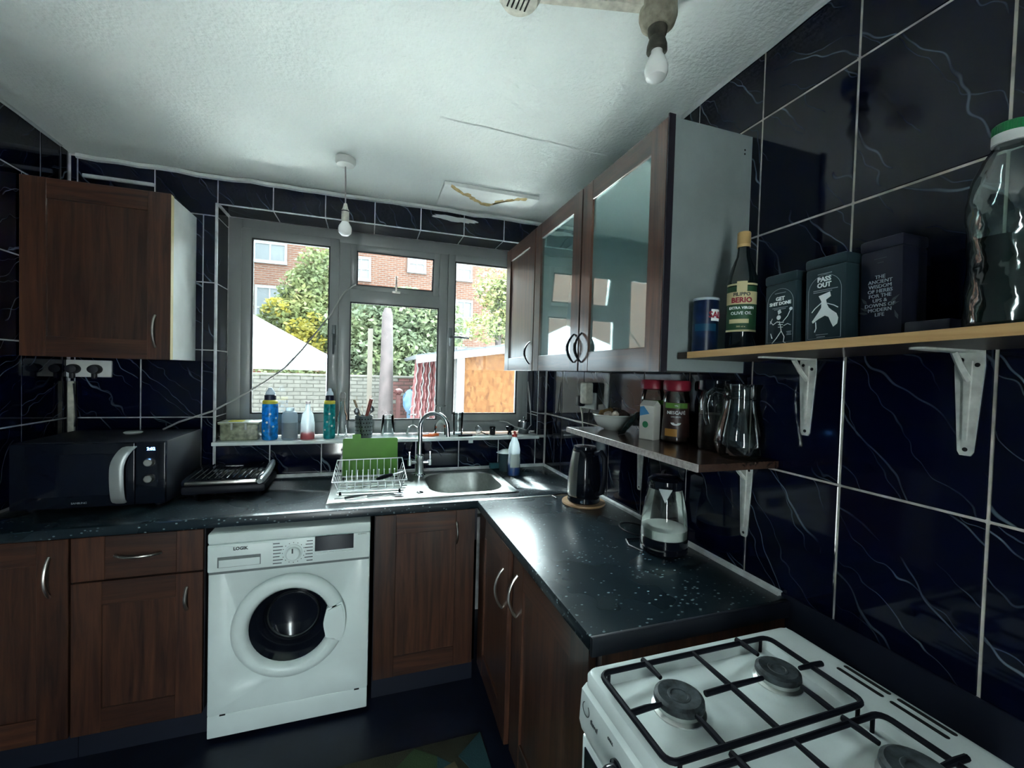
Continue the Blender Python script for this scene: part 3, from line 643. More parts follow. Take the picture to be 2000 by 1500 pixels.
# ------------------------------------------------------------------ washing machine
WX0, WX1, WY, WZ = -.580, .022, 1.94, .842
wm = thing('washing_machine', 'white front-loading washing machine under the worktop', 'washing machine', ((WX0+WX1)/2, 2.2, 0))
bd = mk('body', B().box(WX0, WY+.006, .105, WX1, 2.50, WZ-.004, .008).box(WX0, WY-.002, WZ-.040, WX1, 2.50, WZ, .006), 'wm_white', wm)
cut(bd, B().lathe([(0, -.20), (.165, -.20), (.165, .1), (0, .1)], (-.286, WY+.004, .440), '-Y', 40))
mk('control_fascia', B().box(WX0+.001, WY-.006, .690, WX1-.001, WY+.02, WZ-.043, .005), 'wm_white', wm)
mk('seam', B().box(WX0+.004, WY+.001, .680, WX1-.004, WY+.012, .691), 'wm_seam', wm)
mk('kick_plate', B().box(WX0+.002, WY+.004, .022, WX1-.002, WY+.03, .112, .004), 'wm_white', wm)
mk('kick_slot', B().box(WX0+.045, WY+.0015, .109, WX0+.065, WY+.01, .1125).box(WX1-.055, WY+.0015, .109, WX1-.035, WY+.01, .1125), 'hole', wm)
for x in (WX0+.05, WX1-.05):
    for y in (2.0, 2.44): mk('foot', B().lathe([(0, 0), (.02, 0), (.02, .02), (.01, .024), (.01, .11), (0, .11)], (x, y, 0), seg=12), 'black_matte', wm)
mk('back_panel', B().box(WX0+.01, 2.0, .024, WX1-.01, 2.49, .108), 'wm_seam', wm)
ds = mk('detergent_drawer', B().box(WX0+.004, WY-.0075, .696, -.352, WY, WZ-.048, .002), 'wm_white', wm)
mk('grip_recess', B().box(-.545, WY-.0085, .708, -.395, WY-.006, .750, .002), 'wm_seam', ds)
mk('grip_floor', B().box(-.540, WY-.0095, .7095, -.398, WY-.008, .738, .0005, 1), 'wm_white', ds)
dial = mk('dial', B().lathe([(.033, 0), (.033, .006), (.027, .009), (.026, .022), (.022, .026), (0, .026)], (-.277, WY-.006, .742), '-Y', 28), 'wm_white', wm)
mk('pointer', B().box(-.280, WY-.034, .748, -.275, WY-.030, .766), 'print_dark', dial)
mk('display', B().box(-.197, WY-.009, .738, -.046, WY-.004, .800, .001, 1), 'screen', wm)
for i in range(6): mk('button', B().box(-.194+.025*i, WY-.009, .722, -.172+.025*i, WY-.004, .731, .001, 1), 'wm_white', wm)
FN = lambda x, z, y=WY-.0075: frame((x, y, z), (1, 0, 0), (0, 0, 1))
text(wm, 'LOGIK', .017, FN(-.466, .779, WY-.009), 'print_dark', bold=.0006)
text(wm, 'L612WM13', .007, FN(-.012, .795), 'print_dark')
for i in range(7):
    z = .785-.0135*i
    mk('printed_programme', B().box(-.352, WY-.0072, z-.002, -.328+.004*((i*3) % 4), WY-.0062, z+.001).box(-.228-.004*(i % 3), WY-.0072, z-.002, -.205, WY-.0062, z+.001), 'print_dark', wm)
for i in range(16):
    a = 2*PI*i/16; mk('printed_mark', B().lathe([(0, 0), (.0017, 0), (.0017, .001), (0, .001)], (-.277+.041*math.cos(a), WY-.0062, .742+.041*math.sin(a)), '-Y', 8), 'print_dark', wm)
DC = (-.286, WY+.004, .440)
dd = mk('door', B().lathe([(.213, 0), (.213, .010), (.206, .022), (.190, .030), (.172, .030), (.160, .022), (.150, -.002), (.150, -.03)], DC, '-Y', 56), 'wm_white', wm)
mk('door_glass', B().lathe([(.151, .004), (.140, -.012), (.120, -.040), (.105, -.085), (.08, -.10), (0, -.105)], DC, '-Y', 48), 'black_gloss', dd)
mk('drum_ring', B().lathe([(.100, -.078), (.104, -.082), (.100, -.086), (.096, -.082), (.100, -.078)], DC, '-Y', 40), 'steel_dark', dd)
pts = []
for k in range(9): a = math.radians(-24+46*k/8); pts.append((.2145*math.cos(a), .2145*math.sin(a)))
for k in range(9): a = math.radians(22-46*k/8); rr = .150-.022*math.sin(PI*k/8); pts.append((rr*math.cos(a), rr*math.sin(a)))
hg = B().prism(pts, .036, frame((DC[0], DC[1], DC[2]), (1, 0, 0), (0, 0, 1))); bmesh.ops.bevel(hg.bm, geom=[e for e in hg.bm.edges if all(abs(v.co.y-(DC[1]-.036)) < 1e-4 for v in e.verts)], offset=.006, segments=2, affect='EDGES')
mk('door_grip', hg, 'wm_white', dd)

# ------------------------------------------------------------------ cooker
KX0, KX1, KY0, KY1 = .432, .985, .268, .772
ck = thing('gas_cooker', 'white freestanding gas cooker with black pan supports beside the right worktop', 'cooker', (.72, .52, 0))
mk('body', B().box(KX0+.012, KY0+.004, .03, KX1-.004, KY1-.004, .872, .006), 'enamel', ck)
BUR = [(.545, .625, .037), (.787, .628, .034), (.545, .398, .030), (.790, .398, .040)]
def hz(x, y):
    ix = min(x-.442, .880-x); iy = min(y-.290, .738-y); e = min(ix, iy)
    k = max(0, min(1, e/.012)); k = k*k*(3-2*k); z = .901-.011*k
    for bx_, by_, r in BUR:
        d_ = math.hypot(x-bx_, y-by_); t_ = max(0, min(1, (.105-d_)/.045)); z += .007*t_*t_*(3-2*t_)*k
        t_ = max(0, min(1, (.058-d_)/.012)); z += .004*t_*t_*(3-2*t_)
    return z
nx, ny = 74, 66; rows = []
for j in range(ny+1):
    y = KY0+.010+(KY1-KY0-.020)*j/ny; rows.append([(KX0+.010+(KX1-KX0-.020)*i/nx, y, hz(KX0+.010+(KX1-KX0-.020)*i/nx, y)) for i in range(nx+1)])
hb = B().grid(rows)
def rim(d, z): return [(x, y, z) for x, y in rrect(KX0+d, KY0+d, KX1-d, KY1-d, .02, 6)]
t = bmesh.new(); rings = [[t.verts.new(p_) for p_ in rim(d_, z_)] for d_, z_ in ((.016, .9012), (.010, .9012), (.004, .899), (.0, .892), (.0, .872), (.012, .868))]
for a, c in zip(rings, rings[1:]):
    for i in range(len(a)): j = (i+1) % len(a); t.faces.new((a[i], c[i], c[j], a[j]))
hb.add(t); mk('hob_plate', hb, 'enamel', ck)
for (x, y, r) in BUR:
    z0 = hz(x, y)-.002
    bn = mk('burner', B().lathe([(r+.010, 0), (r+.010, .004), (r+.004, .008), (r+.004, .016), (0, .016)], (x, y, z0), seg=32), 'steel', ck)
    mk('burner_cap', B().lathe([(r+.005, .015), (r+.007, .018), (r+.006, .026), (r, .0295), (r*.55, .0275), (r*.52, .0285), (r*.42, .0285), (r*.38, .0270), (0, .0265)], (x, y, z0), seg=32), 'burner_cap', bn)
ZB = .920
def pan_support(y0, y1):
    x0, x1, xm = .439, .868, .660; ym = (y0+y1)/2; r = .0052
    o = mk('pan_support', B().tube([(x, y, ZB) for x, y in rrect(x0, y0, x1, y1, .018, 4)], r, 8, closed=True), 'black_iron', ck)
    for x in (x0+.02, x1-.02):
        for y in (y0, y1): mk('foot', B().tube([(x, y, ZB), (x, y, hz(x, y)-.002)], .0035, 8), 'black_iron', o)
    def bar(p_, q_): mk('bar', B().tube([(p_[0], p_[1], ZB), (p_[0]+(q_[0]-p_[0])*.5, p_[1]+(q_[1]-p_[1])*.5, ZB+.002), (q_[0], q_[1], ZB+.002)], [r*1.05, r*1.05, r*.8], 8), 'black_iron', o)
    bar((xm, y0), (xm, y1)); bar((x0, ym), (x0+.064, ym)); bar((xm-.06, ym), (xm+.078, ym)); bar((x1+.03, ym), (x1-.032, ym))
    for x in (.545, .790): bar((x, y1+.012), (x, y1-.045)); bar((x, y0), (x, y0+.062))
pan_support(.519, .722); pan_support(.292, .495)
for y0, y1 in ((.536, .622), (.437, .525)):
    for x in (.946, .967): mk('vent_slot', B().prism(rrect(x-.0045, y0, x+.0045, y1, .004, 3), .0006, Matrix.Translation((0, 0, .9014))), 'hole', ck)
b = B(); t = bmesh.new()
ys = (KY0+.004, KY1-.004); prof = [(KX0-.004, .778), (KX0-.010, .80), (KX0-.006, .862), (KX0+.004, .872), (KX0+.03, .872), (KX0+.03, .778)]
b.prism(prof, ys[1]-ys[0], frame((0, ys[1], 0), (1, 0, 0), (0, 0, 1)))
fa = mk('control_fascia', b, 'enamel', ck)
FX = lambda y, z, x=KX0-.0105: frame((x, y, z), (0, -1, 0), (0, 0, 1))
mk('logo_ring', B().lathe([(.012, 0), (.0135, 0), (.0135, .0008), (.012, .0008), (.012, 0)], (KX0-.0095, .742, .838), '-X', 28, a0=.5, a1=5.6), 'print_dark', fa)
text(fa, 'flavel', .013, FX(.712, .826, KX0-.0085), 'print_dark', bold=.0002)
for y, s_ in ((.655, 'GRILL'), (.575, 'MAIN OVEN')): text(fa, s_, .007, FX(y, .846, KX0-.0085), 'print_dark')
for y in (.628, .55, .47, .39, .31):
    kn = mk('control_knob', B().lathe([(.021, 0), (.021, .004), (.016, .006), (.015, .020), (.013, .024), (0, .024)], (KX0-.008, y, .812), '-X', 24), 'black_gloss', ck)
    mk('knob_grip', B().box(KX0-.040, y-.004, .797, KX0-.028, y+.004, .827, .002), 'black_gloss', kn)
od = mk('oven_door', B().box(KX0-.004, KY0+.008, .16, KX0+.016, KY1-.008, .772, .004), 'enamel', ck)
mk('door_glass', B().box(KX0-.0065, KY0+.022, .20, KX0-.002, KY1-.022, .755, .001, 1), 'black_gloss', od)
mk('handle', B().box(KX0-.040, KY0+.04, .700, KX0-.028, KY1-.04, .722, .004).box(KX0-.034, KY0+.05, .703, KX0-.004, KY0+.07, .719).box(KX0-.034, KY1-.07, .703, KX0-.004, KY1-.05, .719), 'enamel', od)
mk('kick_panel', B().box(KX0+.004, KY0+.01, .0, KX0+.02, KY1-.01, .155), 'black_matte', ck)

# ------------------------------------------------------------------ wall cabinets, right
ZU0, ZU1 = 1.517, 2.250
def wall_unit(label, y0, y1, glassy, hy, end=False, fr=.075):
    c = thing('wall_cabinet', label, 'cabinet', (.96, (y0+y1)/2, ZU0))
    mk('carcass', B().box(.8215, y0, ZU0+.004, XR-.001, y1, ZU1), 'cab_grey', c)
    d = door_x(c, y0+.002, y1-.002, ZU0, ZU1-.002, .800, fr, glassy)
    z0, z1 = 1.552, 1.668; pts = []
    for i in range(15): t_ = i/14; pts.append((.800-.030*math.sin(PI*t_)**.8-.002, hy, z0+(z1-z0)*t_))
    mk('handle', B().tube(pts, [.0035+.002*math.sin(PI*i/14) for i in range(15)], 8, flat=1.6), 'black_gloss', d)
    if end: mk('edge_strip', B().box(.8005, y0-.004, ZU0+.001, .8225, y0+.001, ZU1+.006), 'cab_edge', c)
    return c
c = wall_unit('glass-fronted wall cabinet with brown frame and bare grey end panel', 1.048, 1.560, True, 1.533, True)
for z in (2.205, 2.193): mk('screw_hole', B().lathe([(0, 0), (.003, 0), (.003, .0008), (0, .0008)], (1.083, 1.048, z), '-Y', 8), 'hole', c)
wall_unit('glass-fronted wall cabinet between another glass one and a solid-door one', 1.565, 2.071, True, 1.60)
wall_unit('wall cabinet with a solid brown panel door against the window wall', 2.076, 2.555, False, 2.11)
# left wall cabinet
c = thing('wall_cabinet', 'dark brown shaker wall cabinet with white side above the microwave', 'cabinet', (-1.09, 2.45, ZU0))
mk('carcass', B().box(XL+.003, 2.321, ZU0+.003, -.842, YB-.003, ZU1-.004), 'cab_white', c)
d = door_y(c, XL+.004, -.838, ZU0, ZU1, 2.300, .085)
mk('edge_trim', B().box(-.8425, 2.301, ZU0+.002, -.8370, 2.326, ZU1-.004), 'oil_gold', c)
mk('handle', arc_handle((-.894, 2.30, 1.712), (-.893, 2.30, 1.572), (0, -1, 0), .028, .005), 'satin', d)

# ------------------------------------------------------------------ shelves and brackets
us = thing('shelf', 'pine-edged plank shelf holding oil bottle and tins on the right wall', 'shelf', (.985, .35, 1.57))
US_T, UY0, UY1 = .018, -.10, 1.040
def us_z(y): return 1.556+.0245*(1.040-y)     # underside, the plank tilts a little
def plank(x0, x1, y0, y1, zb, th):
    t = bmesh.new(); v = [t.verts.new((x, y, zb(y)+dz)) for dz in (0, th) for y in (y0, y1) for x in (x0, x1)]
    for f in ((0, 2, 3, 1), (4, 5, 7, 6), (0, 1, 5, 4), (2, 6, 7, 3), (0, 4, 6, 2), (1, 3, 7, 5)): t.faces.new([v[i] for i in f])
    return B().add(t)
mk('board', plank(.862, XR-.001, UY0, UY1, us_z, US_T), 'shelf_dark', us)
mk('front_edge', plank(.856, .8625, UY0, UY1, us_z, US_T), 'shelf_pine', us)
mk('scorched_end', plank(.8555, .8622, UY1-.038, UY1+.001, lambda y: us_z(y)-.0003, US_T+.0006), 'shelf_dark', us)
ls = thing('shelf', 'dark brown shelf with worn edge carrying coffee jars and a jug', 'shelf', (.97, 1.31, 1.252))
LZ0, LZ = 1.252, 1.273
mk('board', B().box(.832, .912, LZ0, XR-.001, 1.705, LZ, .001, 1), 'shelf_top', ls)
mk('front_edge', B().box(.826, .914, LZ0+.0005, .8325, 1.704, LZ-.0005), 'chip_edge', ls)
def bracket(label, y, ztop, L_=.205, depth=.17, grp=None, zt=None):
    zt = ztop if zt is None else zt
    o = thing('shelf_bracket', label, 'bracket', (XR, y, ztop), group=grp)
    pts = [(-.021, 0), (.021, 0), (.0225, -.03), (.012, -L_+.008), (.008, -L_), (-.008, -L_), (-.012, -L_+.008), (-.0225, -.03)]
    mk('wall_leg', B().prism(pts, .004, frame((XR, y, ztop), (0, -1, 0), (0, 0, 1))).prism([(-.006, -.02), (.006, -.02), (.003, -L_+.03), (-.003, -L_+.03)], .009, frame((XR, y, ztop), (0, -1, 0), (0, 0, 1))), 'bracket', o)
    pts = [(0, -.021), (0, .021), (-.03, .0225), (-depth+.006, .012), (-depth, .006), (-depth, -.006), (-depth+.006, -.012), (-.03, -.0225)]
    mk('shelf_leg', B().prism(pts, .004, frame((XR, y, ztop-.0045), (1, 0, 0), (0, 1, 0))), 'bracket', o)
    w_ = mk('gusset', B().tube([(XR-.002, y, ztop-.06), (XR-.03, y, ztop-.035), (XR-.055, y, ztop-.004)], .006, 8), 'bracket', o)
    for dy, dz in ((-.012, -.028), (.012, -.018), (0, -L_+.012)):
        mk('screw_hole', B().lathe([(0, 0), (.0042, 0), (.0042, .0006), (0, .0006)], (XR-.0041, y+dy, ztop+dz), '-X', 12), 'hole', o)
bracket('white metal bracket under the upper shelf, below the two tins', .838, us_z(.838)+.0005)
bracket('white metal bracket under the upper shelf, below the big plastic bottle', .513, us_z(.513)+.0005)
bracket('white metal bracket under the lower shelf at the glass jug end', 1.020, LZ0, .235, grp=None)
bracket('white metal bracket under the lower shelf above the steel kettle', 1.562, LZ0, .235)

# ------------------------------------------------------------------ left corner: socket, conduit, microwave, grill
p = P(176, 721, 1, YB)
so_ = thing('wall_socket', 'white double wall socket with two black plugs below the left cabinet', 'socket', (p.x, YB, p.z))
mk('plate', B().box(p.x-.092, YB-.012, p.z-.038, p.x+.088, YB+.001, p.z+.043, .004), 'plastic_white', so_)
for i, dx in enumerate((-.055, .028)):
    mk('plug', B().lathe([(.027, 0), (.027, .014), (.022, .030), (0, .032)], (p.x+dx, YB-.011, p.z), '-Y', 20, scale=(1, .85)).box(p.x+dx-.009, YB-.035, p.z-.045, p.x+dx+.009, YB-.016, p.z-.015, .004), 'plug_black', so_)
a, b_ = P(141, 740, 1, YB), P(147, 842, 1, YB)
struct('trim_13', B().box(a.x-.010, YB-.016, .92, a.x+.014, YB+.001, a.z-.01, .003), 'plastic_aged')
mk('plug_lead', B().tube([(a.x+.018, YB-.025, a.z-.02), (a.x+.022, YB-.022, a.z-.10), (a.x+.026, YB-.02, a.z-.18), (a.x+.02, YB-.02, 1.19)], .004, 6), 'plug_black', so_)
mx0, mx1, my0, my1, mz0, mz1 = -1.300, -.800, 2.165, 2.560, ZW+.012, 1.176
mw = thing('microwave_oven', 'black microwave oven with silver door handle in the left corner', 'microwave', ((mx0+mx1)/2, 2.36, ZW))
mk('housing', B().box(mx0, my0+.012, mz0, mx1, my1, mz1, .005), 'black_matte', mw)
for x in (mx0+.04, mx1-.04):
    for y in (my0+.05, my1-.05): mk('foot', B().lathe([(0, 0), (.014, 0), (.016, .013), (0, .013)], (x, y, ZW), seg=12), 'black_matte', mw)
dw = mk('door', B().box(mx0+.002, my0-.006, mz0+.003, -.905, my0+.013, mz1-.003, .004), 'black_gloss', mw)
mk('door_window', B().box(mx0+.06, my0-.0075, mz0+.05, -.965, my0-.004, mz1-.045, .001, 1), 'screen', dw)
rows_ = []
for i in range(17):
    t_ = i/16; bul = math.sin(PI*t_)**.45; cx = -.948+.034*max(0, (t_-.62)/.38)**2; rows_.append([(cx+.024*u-.006*abs(u), my0-.008-.030*bul+.006*abs(u)**2, mz0+.012+(mz1-mz0-.030)*t_) for u in (-1, -.6, 0, .6, 1)])
hb_ = B().grid(rows_); bmesh.ops.solidify(hb_.bm, geom=hb_.bm.faces[:], thickness=.006)
mk('handle', hb_, 'handle_grey', dw)
pn = mk('control_panel', B().box(-.903, my0-.004, mz0+.003, mx1-.001, my0+.013, mz1-.003, .003), 'black_gloss', mw)
text(pn, '2:02', .017, frame((-.850, my0-.0045, 1.145), (1, 0, 0), (0, 0, 1)), 'display_blue', bold=.0003)
for z in (1.090, 1.022):
    k = mk('knob', B().lathe([(.0185, 0), (.0185, .004), (.0165, .014), (.014, .017), (0, .017)], (-.855, my0-.004, z), '-Y', 24), 'satin', pn)
text(dw, 'SAMSUNG', .011, frame((-1.085, my0-.0065, mz0+.022), (1, 0, 0), (0, 0, 1)), 'print_grey')
p = P(229, 838, 2, mz1)
mk('saucer_lid', B().lathe([(0, .0), (.030, .0), (.036, .006), (.030, .010), (0, .012)], (-1.02, 2.42, mz1), seg=20), 'plastic_white', label='small white round lid lying on top of the microwave', cat='lid')
# contact grill
gx0, gx1, gy0, gy1 = -.790, -.452, 2.285, 2.560
gr = thing('contact_grill', 'black electric contact grill with silver front bar between microwave and sink', 'grill', ((gx0+gx1)/2, 2.42, ZW))
for x in (gx0+.04, gx1-.04):
    for y in (gy0+.05, gy1-.04): mk('foot', B().lathe([(0, 0), (.012, 0), (.014, .012), (0, .012)], (x, y, ZW), seg=12), 'black_matte', gr)
mk('base', B().box(gx0, gy0-.005, ZW+.010, gx1, gy1, ZW+.050, .012), 'black_matte', gr)
def lid_z(y): return ZW+.075+.020*(y-gy0)/(gy1-gy0)
ld = mk('lid', B().prism([(gy0, ZW+.050), (gy0-.004, ZW+.066), (gy0+.012, lid_z(gy0)), (gy1-.02, lid_z(gy1)), (gy1, lid_z(gy1)-.012), (gy1, ZW+.050)], gx1-gx0-.03, frame((gx0+.004, 0, 0), (0, 1, 0), (0, 0, 1))), 'black_gloss', gr)
for k in range(12):
    x = gx0+.028+.0245*k; mk('lid_ridge', B().tube([(x, gy0+.014, lid_z(gy0)+.002), (x+.006, gy1-.022, lid_z(gy1)+.001)], .0035, 6), 'black_gloss', ld)
mk('badge', B().box(gx0+.12, gy1-.075, lid_z(gy1)-.003, gx0+.20, gy1-.063, lid_z(gy1)+.003, .001, 1), 'chrome', ld)
mk('front_bar', B().box(gx0+.020, gy0-.022, ZW+.056, gx1-.035, gy0-.004, ZW+.073, .004), 'satin', gr)
arm = []
for i in range(11): t_ = i/10; arm.append((gx1-.022+.006*t_, gy0-.012+(gy1-gy0)*t_*.98, ZW+.062+.006*t_+.034*t_**3))
mk('handle_arm', B().tube(arm, [.012]+[.017]*9+[.011], 10), 'handle_grey', gr)
# cutlery by the left wall, smear of water handled in the laminate
kn = thing('table_knife', 'steel table knife lying on the worktop in the left corner', 'knife', (-1.29, 2.08, ZW), 1.1)
mk('blade', B().prism([(0, -.008), (.10, -.009), (.115, 0), (.10, .006), (0, .006)], .0016, Matrix.Translation((0, 0, .001))), 'chrome', kn)
mk('handle', B().tube([(-.085, 0, .005), (-.04, 0, .005), (.004, 0, .004)], [.006, .007, .004], 8), 'satin', kn)

# ------------------------------------------------------------------ drainer: rack, board, brush, cutlery
rk = thing('dish_rack', 'white wire dish rack standing on the drainer', 'dish rack', (.02, 2.25, zt))
rx0, rx1, ry0, ry1, rb, rt = -.135, .175, 2.13, 2.44, zt+.022, .985
W = .0024
mk('frame', B().tube([(rx0-.015, ry0-.01, rt-.008), (rx1+.012, ry0-.01, rt-.012), (rx1+.012, ry1+.012, 1.015), (rx0-.012, ry1+.012, 1.012)], .003, 8, closed=True)
   .tube([(rx0+.01, ry0+.01, rb), (rx1-.01, ry0+.01, rb), (rx1-.01, ry1-.01, rb), (rx0+.01, ry1-.01, rb)], .003, 8, closed=True), 'wire', rk)
for i in range(9):
    x = rx0+.012+(rx1-rx0-.024)*i/8
    mk('wire', B().tube([(x, ry0-.008, rt-.010), (x, ry0+.010, rb+.004), (x, ry0+.012, rb), (x, ry1-.012, rb), (x, ry1-.008, rb+.004), (x, ry1+.010, 1.012)], W*.8, 6), 'wire', rk)
for i in range(5):
    y = ry0+.03+(ry1-ry0-.06)*i/4
    mk('wire', B().tube([(rx0-.012, y, rt-.004+.02*i/4), (rx0+.010, y, rb), (rx1-.010, y, rb), (rx1+.010, y, rt-.008+.02*i/4)], W*.8, 6), 'wire', rk)
for i in range(10):
    x = rx0+.04+(rx1-rx0-.075)*i/9
    mk('plate_prong', B().tube([(x, 2.31, rb), (x, 2.318, rb+.055)], [W, W*.8], 6).lathe([(0, -.004), (.0035, -.002), (.0035, .002), (0, .004)], (x, 2.318, rb+.055), seg=8), 'wire', rk)
for x in (rx0+.02, rx1-.02):
    for y in (ry0+.02, ry1-.02): mk('foot', B().tube([(x, y, rb), (x, y, zt)], [.004, .006], 8), 'black_matte', rk)
cb = thing('chopping_board', 'bright green plastic chopping board leaning on the tiles behind the dish rack', 'chopping board', (.02, 2.57, ZW), (math.radians(-4), 0, 0))
mk('board', B().prism(rrect(-.148, 0, .150, .208, .008, 3), .008, frame((0, 0, .0), (1, 0, 0), (0, 0, 1))), 'green_board', cb)
mk('hanging_tab', B().prism(rrect(-.098, .200, -.052, .232, .006, 3), .007, frame((0, .0, .0), (1, 0, 0), (0, 0, 1))), 'green_board', cb)
kb = thing('kitchen_knife', 'black-handled kitchen knife resting across the dish rack', 'knife', (.115, 2.215, rt-.010), (0, math.radians(-6), math.radians(28)))
mk('handle', B().tube([(-.075, 0, 0), (-.03, 0, .002), (.01, 0, .002)], [.007, .011, .008], 10), 'black_gloss', kb)
mk('blade', B().prism([(.0, -.010), (.06, -.012), (.085, .004), (0, .008)], .0018, Matrix.Translation((0, 0, .001))), 'black_matte', kb)
for i, (x, y, r_, lb) in enumerate(((.0, 2.100, .25, 'steel fork lying on the drainer in front of the dish rack'), (.10, 2.088, .02, 'steel dinner spoon lying on the drainer in front of the dish rack'))):
    o = thing('fork' if i == 0 else 'spoon', lb, 'cutlery', (x, y, zt+.004), r_)
    mk('handle', B().tube([(-.095, 0, .003), (-.05, 0, .006), (.0, 0, .006), (.03, 0, .003)], [.006, .005, .003, .004], 8, flat=.6), 'steel_dark', o)
    if i == 0:
        mk('tines', B().box(.028, -.010, .001, .045, .010, .004, .001, 1).box(.044, -.010, .001, .075, -.0075, .003).box(.044, -.004, .001, .075, -.0015, .003).box(.044, .0015, .001, .075, .004, .003).box(.044, .0075, .001, .075, .010, .003), 'steel_dark', o)
    else: mk('bowl', B().lathe([(0, 0), (.012, .002), (.018, .006), (.0172, .007), (.011, .0035), (0, .0015)], (.05, 0, 0), seg=18, scale=(1.5, 1)), 'steel_dark', o)

# ------------------------------------------------------------------ right of the sink
dp = P(1003, 928, 2, ZW)
wu = thing('dish_soap_bottle', 'clear washing-up bottle with blue liquid and red cap beside the sink', 'bottle', (dp.x, dp.y, ZW), 0.0)
mk('body', B().lathe([(0, .001), (.036, .001), (.039, .010), (.037, .09), (.034, .12), (.036, .15), (.028, .19), (.014, .222), (.013, .232)], seg=28, scale=(1, .7)), 'frosty', wu)
mk('liquid', B().lathe([(0, .003), (.035, .003), (.0375, .012), (.0365, .058), (0, .058)], seg=28, scale=(1, .68)), 'blue_liquid', wu)
mk('front_label', B().lathe([(.0392, .050), (.0385, .09), (.0355, .128)], seg=12, scale=(1, .74), a0=-2.4, a1=-.8), 'label_pale', wu)
mk('cap', B().lathe([(.015, .228), (.015, .243), (.008, .247), (.007, .262), (.0, .263)], seg=20), 'red_trigger', wu)
sp = P(1000, 915, 2, ZW)
su = thing('sponge_caddy', 'grey plastic sponge caddy standing behind the washing-up bottle', 'caddy', (dp.x-.005, 2.515, ZW), 0.0)
mk('cup', B().lathe([(0, 0), (.045, 0), (.052, .10), (.060, .112), (.056, .113), (.048, .100), (.041, .006), (0, .006)], seg=24, scale=(1, .8)), 'caddy_teal', su)
mk('cloth', B().lathe([(0, .125), (.03, .13), (.055, .118), (.066, .112), (.05, .108), (0, .104)], seg=14, scale=(1, .8)), 'label_pale', su)
p = P(969, 916, 2, ZW)
mk('scouring_pad', B().box(.728, 2.555, ZW+.004, .806, 2.592, ZW+.036, .006), 'sponge', label='dark teal scouring pad at the back corner of the sink', cat='sponge')
# steel kettle on a wooden board
k1 = P(1147, 990, 2, ZW); k1 = Vector((k1.x+.012, k1.y+.06, ZW))
kd = mk('wooden_trivet', B().lathe([(0, 0), (.098, 0), (.102, .004), (.100, .011), (0, .011)], (k1.x, k1.y, ZW), seg=36), 'kettle_wood', label='round wooden board under the black and steel kettle', cat='trivet')
kt = thing('kettle', 'black kettle with polished steel band on a round wooden board', 'kettle', (k1.x, k1.y, ZW+.011), math.radians(200))
mk('base', B().lathe([(0, 0), (.072, 0), (.076, .006), (.074, .026), (0, .026)], seg=36), 'black_gloss', kt)
mk('body', B().lathe([(.074, .028), (.078, .040), (.077, .10), (.070, .18), (.058, .238), (.052, .248), (0, .250)], seg=48), 'black_gloss', kt)
mk('steel_band', B().lathe([(.0756, .030), (.0795, .040), (.0785, .10), (.0712, .18), (.0595, .236)], seg=10, a0=-.50, a1=.30), 'satin', kt)
mk('lid', B().lathe([(.054, .246), (.052, .258), (.03, .262), (0, .263)], seg=32), 'black_gloss', kt)
mk('handle', B().tube([(0, .066, .235), (0, .095, .245), (0, .118, .22), (0, .12, .13), (0, .105, .06), (0, .078, .05)], .011, 10, flat=1.3), 'black_matte', kt)
mk('badge', B().lathe([(0, 0), (.008, 0), (.008, .002), (0, .002)], (.0755*math.cos(.62), .0755*math.sin(.62), .014), seg=12, M=Matrix.Rotation(.62, 4, 'Z') @ Matrix.Rotation(PI/2, 4, 'Y')), 'chrome', kt)
mk('power_lead', B().tube([(-.02, -.07, .006), (-.05, -.11, -.004), (-.02, -.16, -.007), (.05, -.16, -.007), (.06, -.12, -.007)], .003, 6), 'plug_black', kt)
# glass kettle
k2 = P(1315, 1088, 2, ZW); k2 = Vector((k2.x+.010, k2.y+.065, ZW))
kg = thing('glass_kettle', 'glass kettle with black lid and chalky white bottom near the cooker', 'kettle', (k2.x, k2.y, ZW), math.radians(232))
mk('base', B().lathe([(0, 0), (.074, 0), (.080, .006), (.080, .018), (.077, .022), (.080, .026), (.079, .050), (0, .050)], seg=40), 'black_gloss', kg)
mk('jug', B().lathe([(.078, .050), (.079, .075), (.074, .13), (.064, .19), (.056, .225)], seg=40), 'clear', kg)
mk('limescale', B().lathe([(0, .052), (.076, .052), (.0765, .082), (.06, .088), (.03, .083), (0, .085)], seg=32), 'milk', kg)
mk('lid', B().lathe([(.058, .218), (.060, .228), (.058, .246), (.045, .256), (0, .258)], seg=36), 'black_gloss', kg)
mk('spout', B().prism([(-.022, 0), (.022, 0), (0, -.045)], .006, frame((.0655, 0, .226), (0, 1, 0), (-.25, 0, 1))), 'handle_grey', kg)
mk('handle', B().tube([(-.05, 0, .24), (-.09, 0, .25), (-.115, 0, .235), (-.118, 0, .14), (-.105, 0, .05), (-.075, 0, .035)], .012, 10, flat=1.4), 'black_gloss', kg)
mk('level_tube', B().tube([(.02, .052, .215), (.024, .066, .085)], .003, 6), 'label_pale', kg)
o = mk('power_cord', B().tube([(k2.x-.03, k2.y+.095, ZW+.0045), (k2.x-.085, k2.y+.10, ZW+.0045), (k2.x-.105, k2.y+.05, ZW+.0045), (k2.x-.092, k2.y-.01, ZW+.0045)], .0035, 6)
    .tube([(1.0+.055*math.cos(a), 1.42+.075*math.sin(a), ZW+.005+.004*math.sin(a/2)**2) for a in [2*PI*i/20 for i in range(21)]], .0035, 6).tube([(1.0, 1.345, ZW+.006), (k2.x-.01, k2.y+.115, ZW+.0045), (k2.x-.03, k2.y+.095, ZW+.0045)], .0035, 6), 'plug_black', label='coiled black power cord lying on the worktop behind the glass kettle', cat='cord')

